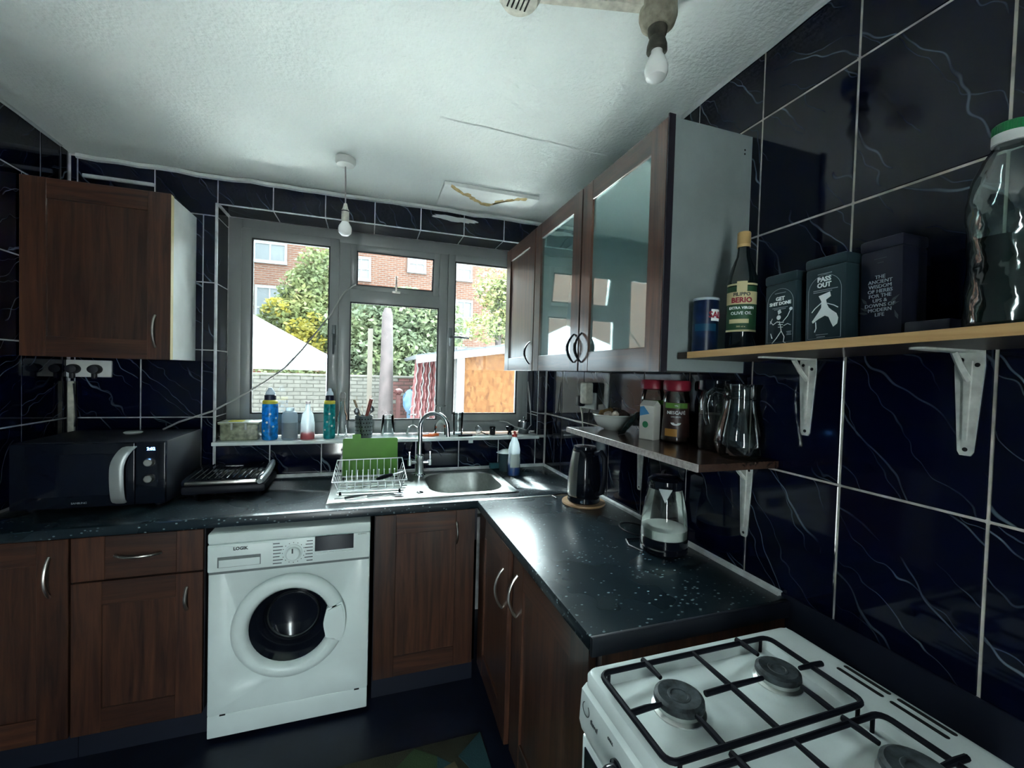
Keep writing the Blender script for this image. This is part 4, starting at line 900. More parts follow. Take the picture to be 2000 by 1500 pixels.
# ------------------------------------------------------------------ lower shelf contents
def turned(name, label, cat, loc, parts, rot=0.0, group=None):
    o = thing(name, label, cat, loc, rot, group)
    for p_ in parts:
        kw = p_[3] if len(p_) > 3 else {}
        kw.setdefault('seg', 28); mk(p_[0], B().lathe(p_[1], **kw), p_[2], o)
    return o
def fill(parent, name, m, prof, **kw): kw.setdefault('seg', 24); return mk(name, B().lathe(prof, **kw), m, parent)
AC = lambda x, y: math.atan2(-y, -x)       # direction from a spot towards the viewer's side of the room
def coffee_jar(label, x, y, lab):
    o = thing('coffee_jar', label, 'jar', (x, y, LZ), 0.0); a = AC(x, y)
    mk('glass', B().lathe([(0, .001), (.044, .001), (.049, .008), (.048, .06), (.044, .10), (.046, .145), (.040, .172), (.034, .186)], seg=28), 'clear', o)
    mk('granules', B().lathe([(0, .004), (.042, .004), (.0465, .012), (.0455, .06), (.0415, .10), (.0425, .125), (0, .128)], seg=28), 'coffee', o)
    mk('lid', B().lathe([(.038, .180), (.046, .184), (.047, .210), (.043, .218), (0, .219)], seg=28), 'red_lid', o)
    l = mk('paper_label', B().lathe([(.0492, .022), (.0488, .055), (.0455, .098), (.0470, .142)], seg=16, a0=a-1.15, a1=a+1.15), 'coffee_label', o)
    mk('label_band', B().lathe([(.0480, .122), (.0478, .140)], seg=14, a0=a-.85, a1=a+.85), 'label_green', l)
    if lab:
        wrap_text(l, 'NESCAFÉ', .0155, .0478, a, .106, 'print_white', bold=.0003); wrap_text(l, 'ORIGINAL', .0075, .0470, a, .092, 'print_white'); wrap_text(l, '180g', .006, .0485, a, .131, 'print_white')
        pts = [(.017*math.cos(t), .010*math.sin(t)) for t in [PI+PI*i/12 for i in range(13)]]
        me = B().prism([(x_, y_) for x_, y_ in pts], .0008).mesh('cup_print')
        for v in me.vertices: aa = a+v.co.x/.049; v.co = Vector(((.0493+v.co.z)*math.cos(aa), (.0493+v.co.z)*math.sin(aa), .072+v.co.y))
        mk('cup_print', me, 'print_white', l)
    mk('label_flash', B().lathe([(.0494, .024), (.0491, .050)], seg=8, a0=a-.8, a1=a+.1), 'label_amber', l)
coffee_jar('instant coffee jar with red lid and white lettering, behind the glass jug handle', 1.043, 1.265, True)
coffee_jar('instant coffee jar with red lid behind the white carton', 1.055, 1.415, False)
p = P(1281, 858, 2, LZ)
ct = thing('tea_carton', 'white food carton with green leaf print leaning by the coffee jars', 'carton', (.985, 1.335, LZ), math.radians(20))
mk('box', B().box(-.022, -.030, 0, .022, .030, .125, .002, 1).prism([(-.022, .125), (.022, .125), (0, .142)], .06, frame((0, .030, 0), (1, 0, 0), (0, 0, 1))), 'carton', ct)
mk('leaf_print', B().lathe([(0, 0), (.012, 0), (.012, .0006), (0, .0006)], (-.0222, .004, .055), '-X', 16), 'leaf_print', ct)
mk('blue_flash', B().prism([(-.028, .085), (.012, .095), (-.012, .122), (-.028, .118)], .0006, frame((-.0222, 0, 0), (0, -1, 0), (0, 0, 1))), 'blue_print', ct)
sc = thing('foil_sachet', 'dark green foil sachet leaning against the white carton', 'sachet', (.945, 1.455, LZ), (0, math.radians(38), math.radians(-62)))
mk('pouch', B().grid([[(.010*math.sin(PI*j/6)*math.sin(PI*i/8)-.002, -.026+.052*j/6, .001+.105*i/8) for j in range(7)] for i in range(9)]).grid([[(-.010*math.sin(PI*j/6)*math.sin(PI*i/8)-.003, -.026+.052*j/6, .001+.105*i/8) for j in range(7)] for i in range(9)]), 'foil_green', sc)
mk('top_seal', B().box(-.0035, -.026, .105, -.0005, .026, .118), 'satin', sc)
bx_, by_ = 1.005, 1.607
bl = turned('food_bowl', 'cream ceramic bowl heaped with dried food on the far end of the lower shelf', 'bowl', (bx_, by_, LZ), [('bowl', [(0, 0), (.042, 0), (.046, .004), (.070, .016), (.083, .036), (.088, .058), (.092, .061), (.089, .066), (.084, .060), (.078, .036), (.064, .018), (.042, .009), (0, .008)], 'cream', {'seg': 40})])
rg = random.Random(11)
FOOD = [('dried_mushroom', 'food_dark', 'dark shrivelled piece of food in the cream bowl'), ('garlic_clove', 'food_pale', 'pale clove of garlic in the cream bowl'), ('onion_skin', 'food_brown', 'brown papery onion piece in the cream bowl')]
for i in range(13):
    nm, mt, lb = FOOD[(0, 2, 0, 1, 2, 0, 2, 1, 0, 2, 0, 2, 1)[i]]; a = 2.4*i; r_ = .058*math.sqrt((i+.3)/13)
    me = B().lathe([(0, -.016), (.014, -.010), (.020, .0), (.015, .010), (.006, .017), (0, .020)], seg=10, scale=(1+.3*rg.random(), .8)); o = mk(nm, me, mt, label=lb, cat='food', group='food heaped in the cream bowl: '+nm.replace('_', ' '))
    o.location = (bx_+r_*math.cos(a), by_+r_*math.sin(a), LZ+.062+.016*(1-r_/.058)); o.rotation_euler = (rg.uniform(-.9, .9), rg.uniform(-.9, .9), a)
j3 = thing('storage_jar', 'glass jar with black lid behind the glass jug', 'jar', (1.058, 1.105, LZ), 0.0)
mk('glass', B().lathe([(0, .001), (.042, .001), (.046, .01), (.046, .16), (.038, .185), (.036, .20)], seg=28), 'clear', j3)
mk('contents', B().lathe([(0, .004), (.042, .004), (.044, .012), (.044, .115), (0, .12)], seg=24), 'coffee', j3)
mk('lid', B().lathe([(.040, .190), (.049, .194), (.049, .222), (.045, .226), (0, .226)], seg=28), 'black_gloss', j3)
jg = thing('glass_jug', 'empty clear glass jug with handle on the near end of the lower shelf', 'jug', (1.030, .972, LZ), 0.0)
JP = [(.049, .0), (.056, .006), (.071, .036), (.072, .046), (.064, .085), (.053, .130), (.047, .160), (.047, .168), (.050, .172), (.047, .178), (.047, .198), (.054, .214)]
mk('body', B().lathe([(0, .0)]+JP+[(.051, .2145), (.044, .198), (.044, .162), (.050, .130), (.061, .085), (.069, .046), (.068, .037), (.053, .012), (0, .010)], seg=40), 'clear', jg)
hd = Vector((-.62, .78, 0))
mk('handle', B().tube([hd*.046+Vector((0, 0, .190)), hd*.072+Vector((0, 0, .196)), hd*.092+Vector((0, 0, .180)), hd*.098+Vector((0, 0, .150)), hd*.094+Vector((0, 0, .11)), hd*.088+Vector((0, 0, .09))], [.008, .008, .0085, .008, .0075, .006], 10, flat=1.5), 'clear', jg)
mk('stirrer', B().tube([(.012, -.005, .012), (.012, -.010, .235)], .003, 8), 'clear', jg)
mk('rim_lid', B().lathe([(.047, .206), (.049, .209), (.030, .214), (0, .216)], seg=28), 'clear', jg)
# socket on the right wall under the cabinets
sk = thing('wall_socket', 'white wall socket with a bulky adaptor under the right wall cabinets', 'socket', (XR, 2.02, 1.38))
mk('plate', B().box(XR-.012, 1.950, 1.325, XR+.001, 2.096, 1.412, .004), 'plastic_white', sk)
mk('adaptor', B().box(XR-.055, 1.965, 1.352, XR-.011, 2.035, 1.465, .010), 'plastic_aged', sk)
mk('plug', B().box(XR-.050, 2.045, 1.335, XR-.011, 2.090, 1.392, .010), 'plug_black', sk)
mk('lead', B().tube([(XR-.03, 2.067, 1.336), (XR-.02, 2.067, 1.29), (XR-.012, 2.06, 1.18), (XR-.012, 2.05, 1.06), (XR-.016, 2.03, .93)], .004, 6), 'plastic_aged', sk)

# ------------------------------------------------------------------ upper shelf contents
UZ = lambda y: us_z(y)+US_T
x, y = .905, .990; z = UZ(y); a = AC(x, y)
sa = thing('salt_drum', 'dark blue table salt drum next to the grey cabinet end', 'canister', (x, y, z), 0.0)
mk('drum', B().lathe([(0, 0), (.034, 0), (.034, .148), (0, .148)], seg=32), 'salt_blue', sa)
mk('rim', B().lathe([(.0345, .144), (.0355, .147), (.0345, .151), (.031, .150), (.031, .147)], seg=32), 'salt_rim', sa)
mk('wave_print', B().lathe([(.0345, .058), (.0345, .078)], seg=16, a0=a-.9, a1=a+.9), 'salt_teal', sa)
mk('name_panel', B().lathe([(.0346, .086), (.0346, .118)], seg=10, a0=a+.42, a1=a+1.35), 'print_white', sa)
wrap_text(sa, 'SALT', .024, .0348, a+.98, .102, 'salt_red', bold=.0006)
x, y = .952, .912; z = UZ(y); a = AC(x, y)
oo = thing('olive_oil_bottle', 'dark olive oil bottle with gold cap and green label on the upper shelf', 'bottle', (x, y, z), 0.0)
mk('bottle', B().lathe([(0, .001), (.034, .001), (.037, .008), (.0375, .175), (.036, .195), (.028, .225), (.017, .252), (.0145, .270), (.0145, .295)], seg=36), 'oil_glass', oo)
mk('cap', B().lathe([(.0165, .278), (.0165, .284), (.0155, .286), (.0165, .289), (.0165, .316), (.015, .319), (0, .319)], seg=24), 'cork_gold', oo)
lb = mk('label', B().lathe([(.0380, .055), (.0380, .170)], seg=28, a0=a-1.2, a1=a+1.2), 'oil_label', oo)
mk('gold_border', B().lathe([(.0383, .172), (.0383, .177)], seg=24, a0=a-1.2, a1=a+1.2).lathe([(.0383, .050), (.0383, .055)], seg=24, a0=a-1.2, a1=a+1.2), 'oil_gold', lb)
mk('name_band', B().lathe([(.0384, .122), (.0384, .155)], seg=24, a0=a-1.2, a1=a+1.2), 'oil_gold', lb)
mk('crest', B().lathe([(.0385, .155), (.0390, .160), (.0390, .176), (.0385, .182)], seg=8, a0=a-.32, a1=a+.32), 'oil_gold', lb)
mk('slanting_ribbon', B().lathe([(.0384, .072), (.0384, .083)], seg=14, a0=a-.8, a1=a+.5), 'oil_gold', lb)
wrap_text(lb, 'FILIPPO', .0125, .0388, a, .1475, 'print_dark', bold=.0003); wrap_text(lb, 'BERIO', .0185, .0388, a, .132, 'salt_red', bold=.0007)
wrap_text(lb, 'EXTRA VIRGIN', .0095, .0384, a, .112, 'print_white', bold=.0002); wrap_text(lb, 'OLIVE OIL', .0115, .0384, a, .098, 'print_white', bold=.0002); wrap_text(lb, '500 ml e', .006, .0384, a, .063, 'oil_gold')
def tin(label, y0, y1, xf, h, mt, art):
    yc = (y0+y1)/2; z = UZ(yc); wd = y1-y0; o = thing('tea_tin', label, 'tin', (xf+wd/2, yc, z+.0004), (math.radians(-1.4), 0, 0)); X = -wd/2
    mk('body', B().box(-wd/2, -wd/2, 0, wd/2, wd/2, h-.022, .006), mt, o)
    mk('lid', B().box(-wd/2-.0012, -wd/2-.0012, h-.024, wd/2+.0012, wd/2+.0012, h, .006), mt, o)
    F = lambda u, v: frame((X-.0004, -u, v), (0, -1, 0), (0, 0, 1))   # u to the right as seen from the room
    art(o, F, wd, h, X); return o
def arch(o, F, wd, h, X):
    hw = wd*.40; zb, zs = .012, h*.60; pts = [(-hw, zb), (-hw, zs)] + [(-hw*math.cos(PI*i/16), zs+hw*math.sin(PI*i/16)) for i in range(1, 16)] + [(hw, zs), (hw, zb)]
    mk('arch_line', B().tube([(X-.0003, -u, v) for u, v in pts], .0005, 6, closed=True), 'print_grey', o)
def lines(o, X, rows_, m='print_grey'):
    for u, v, l in rows_: mk('small_print', B().box(X-.0009, -u-l/2, v-.0009, X-.0001, -u+l/2, v+.0006), m, o)
def strokes(o, X, segs, r, m='print_white', nm='printed_figure'):
    b_ = B()
    for pts in segs: b_.tube([(X-.0002, -u, v) for u, v in pts], r, 6)
    return mk(nm, b_, m, o)
def art_a(o, F, wd, h, X):
    arch(o, F, wd, h, X); lines(o, X, [(0, h*.735, .028), (0, h*.535, .040), (0, h*.515, .030), (.024, h*.20, .012), (.024, h*.18, .010), (.024, h*.16, .012)])
    text(o, 'GET', .0125, F(0, h*.655), 'print_white', bold=.0004); text(o, 'SHIT DONE', .0108, F(0, h*.590), 'print_white', bold=.0004)
    strokes(o, X, [[(-.002, .062), (.002, .050), (.004, .038)], [(-.006, .060), (.010, .058)], [(-.004, .054), (.008, .053)], [(-.004, .048), (.008, .047)], [(.008, .060), (.020, .072), (.027, .086)], [(-.006, .062), (-.018, .055), (-.026, .064)], [(.004, .038), (-.008, .022), (-.020, .010)], [(.004, .038), (.012, .024), (.010, .012), (.016, .009)], [(.010, .050), (.020, .054), (.028, .050)], [(-.020, .070), (-.026, .058)], [(-.024, .034), (-.020, .022)]], .0009)
    mk('printed_skull', B().lathe([(0, 0), (.0055, 0), (.0055, .0005), (0, .0005)], (X-.0002, .003, .071), '-X', 14).prism([(-.004, .078), (.004, .082), (.001, .090), (-.006, .087)], .0005, frame((X-.0003, 0, 0), (0, -1, 0), (0, 0, 1))).lathe([(0, 0), (.004, 0), (.004, .0005), (0, .0005)], (X-.0002, -.028, .088), '-X', 12), 'print_white', o)
def art_b(o, F, wd, h, X):
    arch(o, F, wd, h, X); lines(o, X, [(0, h*.80, .030), (.002, h*.615, .052), (-.004, h*.595, .040), (-.004, .020, .026), (-.006, .015, .018)])
    text(o, 'PASS', .0140, F(-.001, h*.735), 'print_white', bold=.0005); text(o, 'OUT', .0140, F(-.001, h*.668), 'print_white', bold=.0005)
    MF = frame((X-.0003, 0, 0), (0, -1, 0), (0, 0, 1))
    mk('printed_figure', B().prism([(-.012, .104), (.012, .110), (.014, .100), (.004, .094), (.006, .084), (.010, .076), (.016, .070), (.026, .062), (.030, .052), (.028, .040), (.020, .034), (.016, .042), (.010, .056), (.002, .060), (-.012, .054), (-.024, .046), (-.026, .050), (-.014, .066), (-.006, .078), (-.006, .092)], .0006, MF), 'print_white', o)
    strokes(o, X, [[(.006, .086), (.020, .080), (.029, .074)], [(-.018, .048), (-.017, .034), (-.020, .026)], [(-.004, .090), (-.020, .078), (-.027, .070)]], .0010, nm='printed_limb')
def art_c(o, F, wd, h, X):
    for i, s_ in enumerate(('THE', 'ANCIENT', 'WISDOM', 'OF HERBS', 'FOR THE', 'UPS &', 'DOWNS OF', 'MODERN', 'LIFE')): text(o, s_, .0100, F(0, h*.62-.0094*i), 'print_grey')
    lines(o, X, [(0, h*.80, .022), (0, h*.76, .010)], 'print_dark')
    for u, v, a_ in ((-.028, .082, 2.2), (-.028, .066, 2.6), (-.030, .058, 2.9), (.026, .080, .7), (.024, .070, .3), (.029, .048, 1.9)):
        c_, s_ = math.cos(a_), math.sin(a_); mk('leaf_print', B().prism([(u+c_*du-s_*dv, v+s_*du+c_*dv) for du, dv in ((-.009, 0), (-.002, .0028), (.010, 0), (-.002, -.0028))], .0006, frame((X-.0003, 0, 0), (0, -1, 0), (0, 0, 1))), 'print_dark', o)
tin('dark grey tin lettered GET SHIT DONE with a dancing skeleton print', .733, .817, .930, .176, 'tin_dark', art_a)
tin('dark grey tin lettered PASS OUT with a slumped figure print', .626, .714, .930, .189, 'tin_dark', art_b)
tin('black tin with grey verse about ancient wisdom and modern life', .545, .621, .962, .205, 'tin_black', art_c)
z = UZ(.50); o = mk('flat_packet', B().box(.955, .470, z-.001, 1.09, .538, z+.030, .003), 'tin_black', label='flat black packet lying between the black tin and the big plastic bottle', cat='packet')
x, y = .968, .412; z = UZ(y)-.001; a = AC(x, y)
pb = thing('squash_bottle', 'big clear plastic bottle with green cap, half full, on the upper shelf', 'bottle', (x, y, z), 0.0)
prof = [(.040, .002), (.045, .012), (.044, .06), (.042, .12), (.046, .18), (.047, .215), (.042, .250), (.030, .280), (.0195, .298), (.0185, .306)]
def twisted(prof, k, amp, seg=40):
    rows_ = []
    for i in range(41):
        t_ = i/40*(len(prof)-1); j = min(int(t_), len(prof)-2); f_ = t_-j; r_ = prof[j][0]*(1-f_)+prof[j+1][0]*f_; z_ = prof[j][1]*(1-f_)+prof[j+1][1]*f_
        am = amp*max(0, min(1, min((z_-.015)/.03, (.27-z_)/.05)))
        rows_.append([((r_+am*math.cos(k*2*PI*s/seg+z_*110))*math.cos(2*PI*s/seg), (r_+am*math.cos(k*2*PI*s/seg+z_*110))*math.sin(2*PI*s/seg), z_) for s in range(seg+1)])
    return rows_
b = B().grid(twisted(prof, 8, .0013)).lathe([(0, .002), (.040, .002)], seg=40); bmesh.ops.remove_doubles(b.bm, verts=b.bm.verts[:], dist=1e-5); mk('bottle', b, 'pet', pb)
b = B().grid(twisted([(.0385, .004), (.043, .014), (.042, .06), (.0400, .12), (.0425, .150)], 8, .001)).lathe([(0, .150), (.0425, .150)], seg=40).lathe([(0, .004), (.0385, .004)], seg=40); mk('liquid', b, 'pet_liquid', pb)
cp = mk('cap', B().lathe([(.0212, .316), (.0212, .330), (.019, .333), (0, .333)], seg=36), 'green_cap', pb)
for i in range(36):
    aa = 2*PI*i/36; mk('cap_rib', B().box(-.0006, -.0007, .317, .0010, .0007, .330), 'green_cap', cp); r_ = cp.children[-1]; r_.location = (.0212*math.cos(aa), .0212*math.sin(aa), 0); r_.rotation_euler = (0, 0, aa)
mk('cap_ring', B().lathe([(.0190, .300), (.0222, .301), (.0222, .316), (.019, .317)], seg=36), 'plastic_white', pb)
mk('paper_label', B().lathe([(.0445, .065), (.0442, .12), (.0475, .175), (.0482, .205)], seg=20, a0=a+.62, a1=a+2.6), 'bottle_label', pb)

# ------------------------------------------------------------------ window sill contents
ZS = OZ0
def SXp(px, y=2.655): return P(px, 850, 1, y).x
x0, x1 = SXp(430, 2.67), SXp(510, 2.67)
ty = thing('food_tray', 'clear plastic food tray with white film lid at the left end of the sill', 'tray', ((x0+x1)/2, 2.68, ZS))
mk('tub', B().box(x0+.006, 2.630, ZS, x1-.006, 2.745, ZS+.095, .012).box(x0, 2.622, ZS+.088, x1, 2.753, ZS+.097, .003), 'tray_sides', ty)
mk('film_lid', B().box(x0, 2.620, ZS+.096, x1, 2.755, ZS+.101, .002), 'tray_film', ty)
mk('yellow_sticker', B().box(x0+.045, 2.64, ZS+.101, x0+.11, 2.70, ZS+.1035), 'yellow', ty)
for k in (1, 2): xx = x0+(x1-x0)*k/3; mk('divider', B().tube([(xx, 2.622, ZS+.095), (xx, 2.626, ZS+.060)], .006, 8), 'tray_film', ty)
def sports_bottle(label, px, m, r, s):
    xx = SXp(px); o = thing('drinks_bottle', label, 'bottle', (xx, 2.655, ZS), 0.0)
    mk('bottle', B().lathe([(0, .001), (r*.9, .001), (r, .012), (r, .07*s), (r*.94, .10*s), (r, .14*s), (r*.98, .185*s), (r*.78, .205*s)], seg=26), m, o)
    mk('yellow_band', B().lathe([(r*.93, .190*s), (r*.94, .204*s), (r*.78, .210*s)], seg=26), 'yellow', o)
    mk('collar', B().lathe([(r*.72, .205*s), (r*.72, .235*s), (r*.5, .240*s), (0, .240*s)], seg=22), 'navy_cap', o)
    mk('nozzle_cover', B().lathe([(r*.62, .238*s), (r*.58, .25*s), (r*.32, .264*s), (r*.25, .275*s), (0, .277*s)], seg=20), 'cap_clear', o)
    for i in range(5):
        a = AC(xx, 2.655)+(-.8+.4*i); q_ = .05*s+.022*((i*7) % 5)*s
        mk('print_spot', B().lathe([(0, 0), (.006, 0), (.006, .0006), (0, .0006)], (math.cos(a)*r*.985, math.sin(a)*r*.985, q_), seg=10, M=Matrix.Rotation(a, 4, 'Z') @ Matrix.Rotation(PI/2, 4, 'Y')), 'label_pale', o)
sports_bottle('blue sports-cap drinks bottle with yellow ring beside the food tray', 527, 'blue_plastic', .040, 1.04)
sports_bottle('teal sports-cap drinks bottle with yellow ring next to a clear bottle', 643, 'teal_plastic', .032, 1.04)
turned('grey_bottle', 'squat grey and white bottle without cap between blue and pink bottles', 'bottle', (SXp(566), 2.650, ZS), [('bottle', [(0, .001), (.036, .001), (.040, .008), (.040, .135), (.034, .152), (.022, .160), (.022, .175), (.018, .176)], 'grey_bottle'), ('label', [(.0404, .012), (.0404, .095)], 'grey_label')])
pk = turned('soap_bottle', 'translucent hand soap bottle with pink liquid on the sill', 'bottle', (SXp(601), 2.648, ZS), [('bottle', [(0, .001), (.034, .001), (.037, .008), (.036, .09), (.028, .14), (.014, .165), (.012, .195), (.012, .198)], 'frosty'), ('liquid', [(0, .003), (.033, .003), (.0355, .010), (.0352, .038), (0, .038)], 'pink_liquid'), ('cap', [(.0125, .196), (.013, .212), (0, .213)], 'pink_pale')])
turned('glass_bottle', 'slim clear glass bottle with grey stopper beside the teal bottle', 'bottle', (SXp(668, 2.70), 2.70, ZS), [('bottle', [(0, .002), (.022, .002), (.026, .010), (.026, .125), (.014, .16), (.012, .21), (.013, .215)], 'clear'), ('stopper', [(.014, .212), (.0145, .225), (.017, .228), (.017, .252), (.010, .262), (0, .264)], 'stopper_grey')])
ux = SXp(710); up = thing('utensil_holder', 'perforated steel utensil holder standing on the sill above the green board', 'holder', (ux, 2.655, ZS), 0.0)
mk('cup', B().lathe([(0, .001), (.046, .001), (.048, .004), (.048, .128), (.050, .131), (.046, .131), (.0455, .006), (0, .004)], seg=32), 'steel_dark', up)
for rr in range(5):
    for kk in range(18):
        a = 2*PI*(kk+.5*(rr % 2))/18; mk('hole', B().lathe([(0, 0), (.0042, 0), (.0042, .0005), (0, .0005)], (math.cos(a)*.0478, math.sin(a)*.0478, .024+.022*rr), seg=8, M=Matrix.Rotation(a, 4, 'Z') @ Matrix.Rotation(PI/2, 4, 'Y')), 'hole', up)
def utensil(name, label, d0, d1, m, r, head=None):
    o = thing(name, label, 'utensil', (ux, 2.655, ZS+.006), 0.0); mk('handle', B().tube([d0, tuple((a+c)/2 for a, c in zip(d0, d1)), d1], r, 10), m, o)
    if head: mk('head', B().lathe([(0, -.022), (.012, -.014), (.015, .0), (.010, .016), (0, .022)], d1, seg=14, scale=(1, .4)), head, o)
utensil('wooden_spoon', 'pale wooden spoon handle sticking out of the utensil holder', (.02, .0, 0), (-.055, .01, .215), 'spoon_wood', [.005, .006, .007])
utensil('spatula', 'dark red handled spatula standing in the utensil holder', (-.015, 0, 0), (.040, -.005, .222), 'red_handle', [.006, .0085, .011])
utensil('ladle', 'steel ladle with small dark head in the utensil holder', (.01, .01, 0), (-.040, -.012, .150), 'steel_dark', [.003, .004, .004], 'steel_dark')
utensil('whisk', 'thin steel tool leaning right in the utensil holder', (-.01, .01, 0), (.042, .012, .160), 'steel_dark', [.003, .004, .004], 'steel_dark')
utensil('skewer', 'thin steel skewer standing up in the utensil holder', (.0, .02, 0), (-.012, .02, .180), 'chrome', [.002, .0025, .002])
gl_ = 'clear'
turned('drinking_glass', 'upturned ribbed drinking glass beside the utensil holder', 'glass', (SXp(757, 2.70), 2.70, ZS), [('glass', [(.040, .0), (.038, .06), (.034, .125), (.030, .130), (0, .130), (0, .126), (.031, .122), (.036, .06), (.038, .0)], gl_), ('ribs', [(.0385, .07), (.0395, .073), (.0380, .076)], gl_)])
turned('dessert_glass', 'upturned rounded dessert glass behind the tap', 'glass', (SXp(806, 2.70), 2.70, ZS), [('bowl', [(.042, .0), (.041, .03), (.030, .055), (.008, .066), (.004, .07)], gl_), ('stem', [(.004, .068), (.0035, .12), (.006, .126), (.030, .130), (.030, .132), (0, .133)], gl_)])
turned('wine_glass', 'upturned wine glass with its foot in the air behind the tap', 'glass', (SXp(860, 2.69), 2.69, ZS), [('bowl', [(.034, .0), (.040, .035), (.036, .065), (.016, .090), (.005, .098)], gl_), ('stem', [(.005, .096), (.0038, .12), (.0038, .165), (.008, .178)], gl_), ('foot', [(.006, .176), (.033, .186), (.034, .188), (0, .188)], gl_)])
turned('tumbler', 'tall plain glass tumbler to the right of the tap', 'glass', (SXp(894, 2.69), 2.69, ZS), [('glass', [(0, .002), (.028, .002), (.030, .008), (.033, .145), (.031, .145), (.028, .010), (0, .008)], gl_), ('band', [(.0318, .098), (.0322, .104)], gl_)])
o = mk('peeler', B().tube([(SXp(822), 2.632, ZS+.009), (SXp(836), 2.630, ZS+.010), (SXp(848), 2.636, ZS+.008)], [.006, .008, .006], 8), 'orange', label='orange plastic handle lying on the sill left of the tap arc', cat='utensil')
mk('bottle_opener', B().box(SXp(838), 2.66, ZS, SXp(858), 2.685, ZS+.016, .005), 'orange', label='small orange block lying on the sill under the tap arc', cat='utensil')
mk('marker_pen', B().tube([(SXp(893), 2.617, ZS+.007), (SXp(920), 2.622, ZS+.007)], .0065, 8), 'black_matte', label='black marker pen lying on the sill edge', cat='pen')
mk('paper_scrap', B().box(SXp(905), 2.66, ZS, SXp(930), 2.71, ZS+.005, .001, 1), 'pink_pale', label='pale folded paper lying on the sill behind the pen', cat='paper')
mk('sticky_tag', B().box(P(915, 853, 1, YB-.023).x, YB-.0245, ZS-.036, P(924, 853, 1, YB-.023).x, YB-.0215, ZS-.002), 'label_pale', label='small white sticker hanging from the sill edge', cat='sticker')
st = thing('tea_strainer', 'small steel tea strainer leaning on the sill right of the tumbler', 'strainer', (SXp(936), 2.67, ZS), .3)
mk('ring', B().tube([(.024*math.cos(a), .006*math.sin(a)+.004, .034+.024*math.sin(a)) for a in [2*PI*i/20 for i in range(20)]], .002, 6, closed=True), 'chrome', st)
mk('mesh_bowl', B().lathe([(.023, 0), (.020, .010), (.010, .018), (0, .020)], (0, .004, .034), '-Y', 20), 'frosty', st)
mk('handle', B().tube([(.018, 0, .018), (.040, -.02, .006), (.055, -.03, .004)], .0035, 6), 'black_matte', st)
turned('egg_cup', 'small black egg cup on the sill right of the tea strainer', 'cup', (SXp(963), 2.67, ZS), [('cup', [(0, 0), (.016, 0), (.018, .004), (.020, .050), (.018, .052), (.015, .010), (0, .008)], 'black_gloss')])
turned('sauce_cup', 'black footed sauce cup on the sill near the steel pot', 'cup', (SXp(996), 2.665, ZS), [('cup', [(0, 0), (.014, 0), (.014, .010), (.010, .020), (.028, .036), (.031, .056), (.028, .057), (.024, .040), (0, .030)], 'black_gloss')])
o = turned('lidded_pot', 'small dark steel pot with lid in the right corner of the sill', 'pot', (SXp(1022, 2.70), 2.70, ZS), [('pot', [(0, .001), (.034, .001), (.037, .006), (.036, .075), (.034, .082)], 'steel_dark'), ('lid', [(.037, .080), (.037, .086), (.024, .094), (.006, .097), (.005, .102), (.009, .108), (.006, .114), (0, .115)], 'chrome')])
mk('white_cable', B().tube([P(975, 822, 1, 2.66), P(990, 824, 1, 2.64), P(1005, 833, 1, 2.635), P(1028, 840, 1, 2.635), P(1037, 830, 1, 2.63), P(1036, 790, 1, 2.63), P(1031, 745, 1, 2.64), P(1033, 780, 1, 2.625), P(1036, 803, 1, 2.615), P(1052, 807, 1, 2.58), P(1075, 810, 0, XR-.008), P(1110, 819, 0, XR-.008), P(1136, 826, 0, XR-.008)], .0035, 6), 'cable_white', label='thin white cable looping in the sill corner and along the right wall tiles', cat='cable')

# ------------------------------------------------------------------ ceiling lamps and the hanging cable
def bulb_part(o, z, r=.030): mk('bulb', B().lathe([(.012, 0), (.013, -.012), (.018, -.026), (r, -.055), (r*.96, -.072), (r*.6, -.088), (0, -.094)], (0, 0, z), seg=28), 'bulb', o)
pl = thing('pendant_light', 'bare white bulb hanging on a short flex before the window', 'lamp', (-.121, 2.216, 2.488), 0.0)
mk('ceiling_rose', B().lathe([(0, .012), (.046, .012), (.046, -.012), (.040, -.024), (.012, -.030), (0, -.031)], seg=30), 'plastic_white', pl)
mk('flex', B().tube([(0, 0, -.028), (.002, 0, -.10), (.003, 0, -.215)], .0032, 6), 'cable_white', pl)
mk('bulb_holder', B().lathe([(0, -.200), (.007, -.203), (.012, -.225), (.017, -.235), (.0175, -.285), (.0155, -.290), (0, -.290)], (.003, 0, 0), seg=22), 'plastic_aged', pl)
mk('holder_ring', B().lathe([(.0178, -.238), (.0186, -.240), (.0178, -.243)], (.003, 0, 0), seg=22), 'black_matte', pl)
mk('bulb', B().lathe([(.013, -.286), (.017, -.292), (.029, -.312), (.031, -.325), (.028, -.342), (.016, -.354), (0, -.357)], (.003, 0, 0), seg=28), 'bulb', pl)
bl = thing('batten_light', 'grimy ceiling batten lamp holder with a white bulb near the right wall', 'lamp', (.720, 1.003, 2.497), 0.0)
mk('base', B().lathe([(0, .01), (.048, .01), (.050, -.03), (.044, -.050), (.030, -.060), (0, -.06)], seg=26), 'fitting_dirty', bl)
mk('holder', B().lathe([(.026, -.055), (.024, -.075), (.020, -.085), (.026, -.105), (.027, -.120), (.022, -.121), (0, -.115)], seg=24), 'fitting_dark', bl)
mk('bulb', B().lathe([(.014, -.112), (.016, -.128), (.022, -.138), (.0305, -.160), (.031, -.175), (.026, -.190), (.013, -.199), (0, -.201)], seg=28), 'bulb', bl)
struct('trim_14', B().prism([(0, -.014), (.33, -.014), (.33, .014), (0, .014)], .016, frame((.375, 1.085, ZC-.0155), (.32, -.078, 0), (.078, .32, 0))), 'plastic_aged')
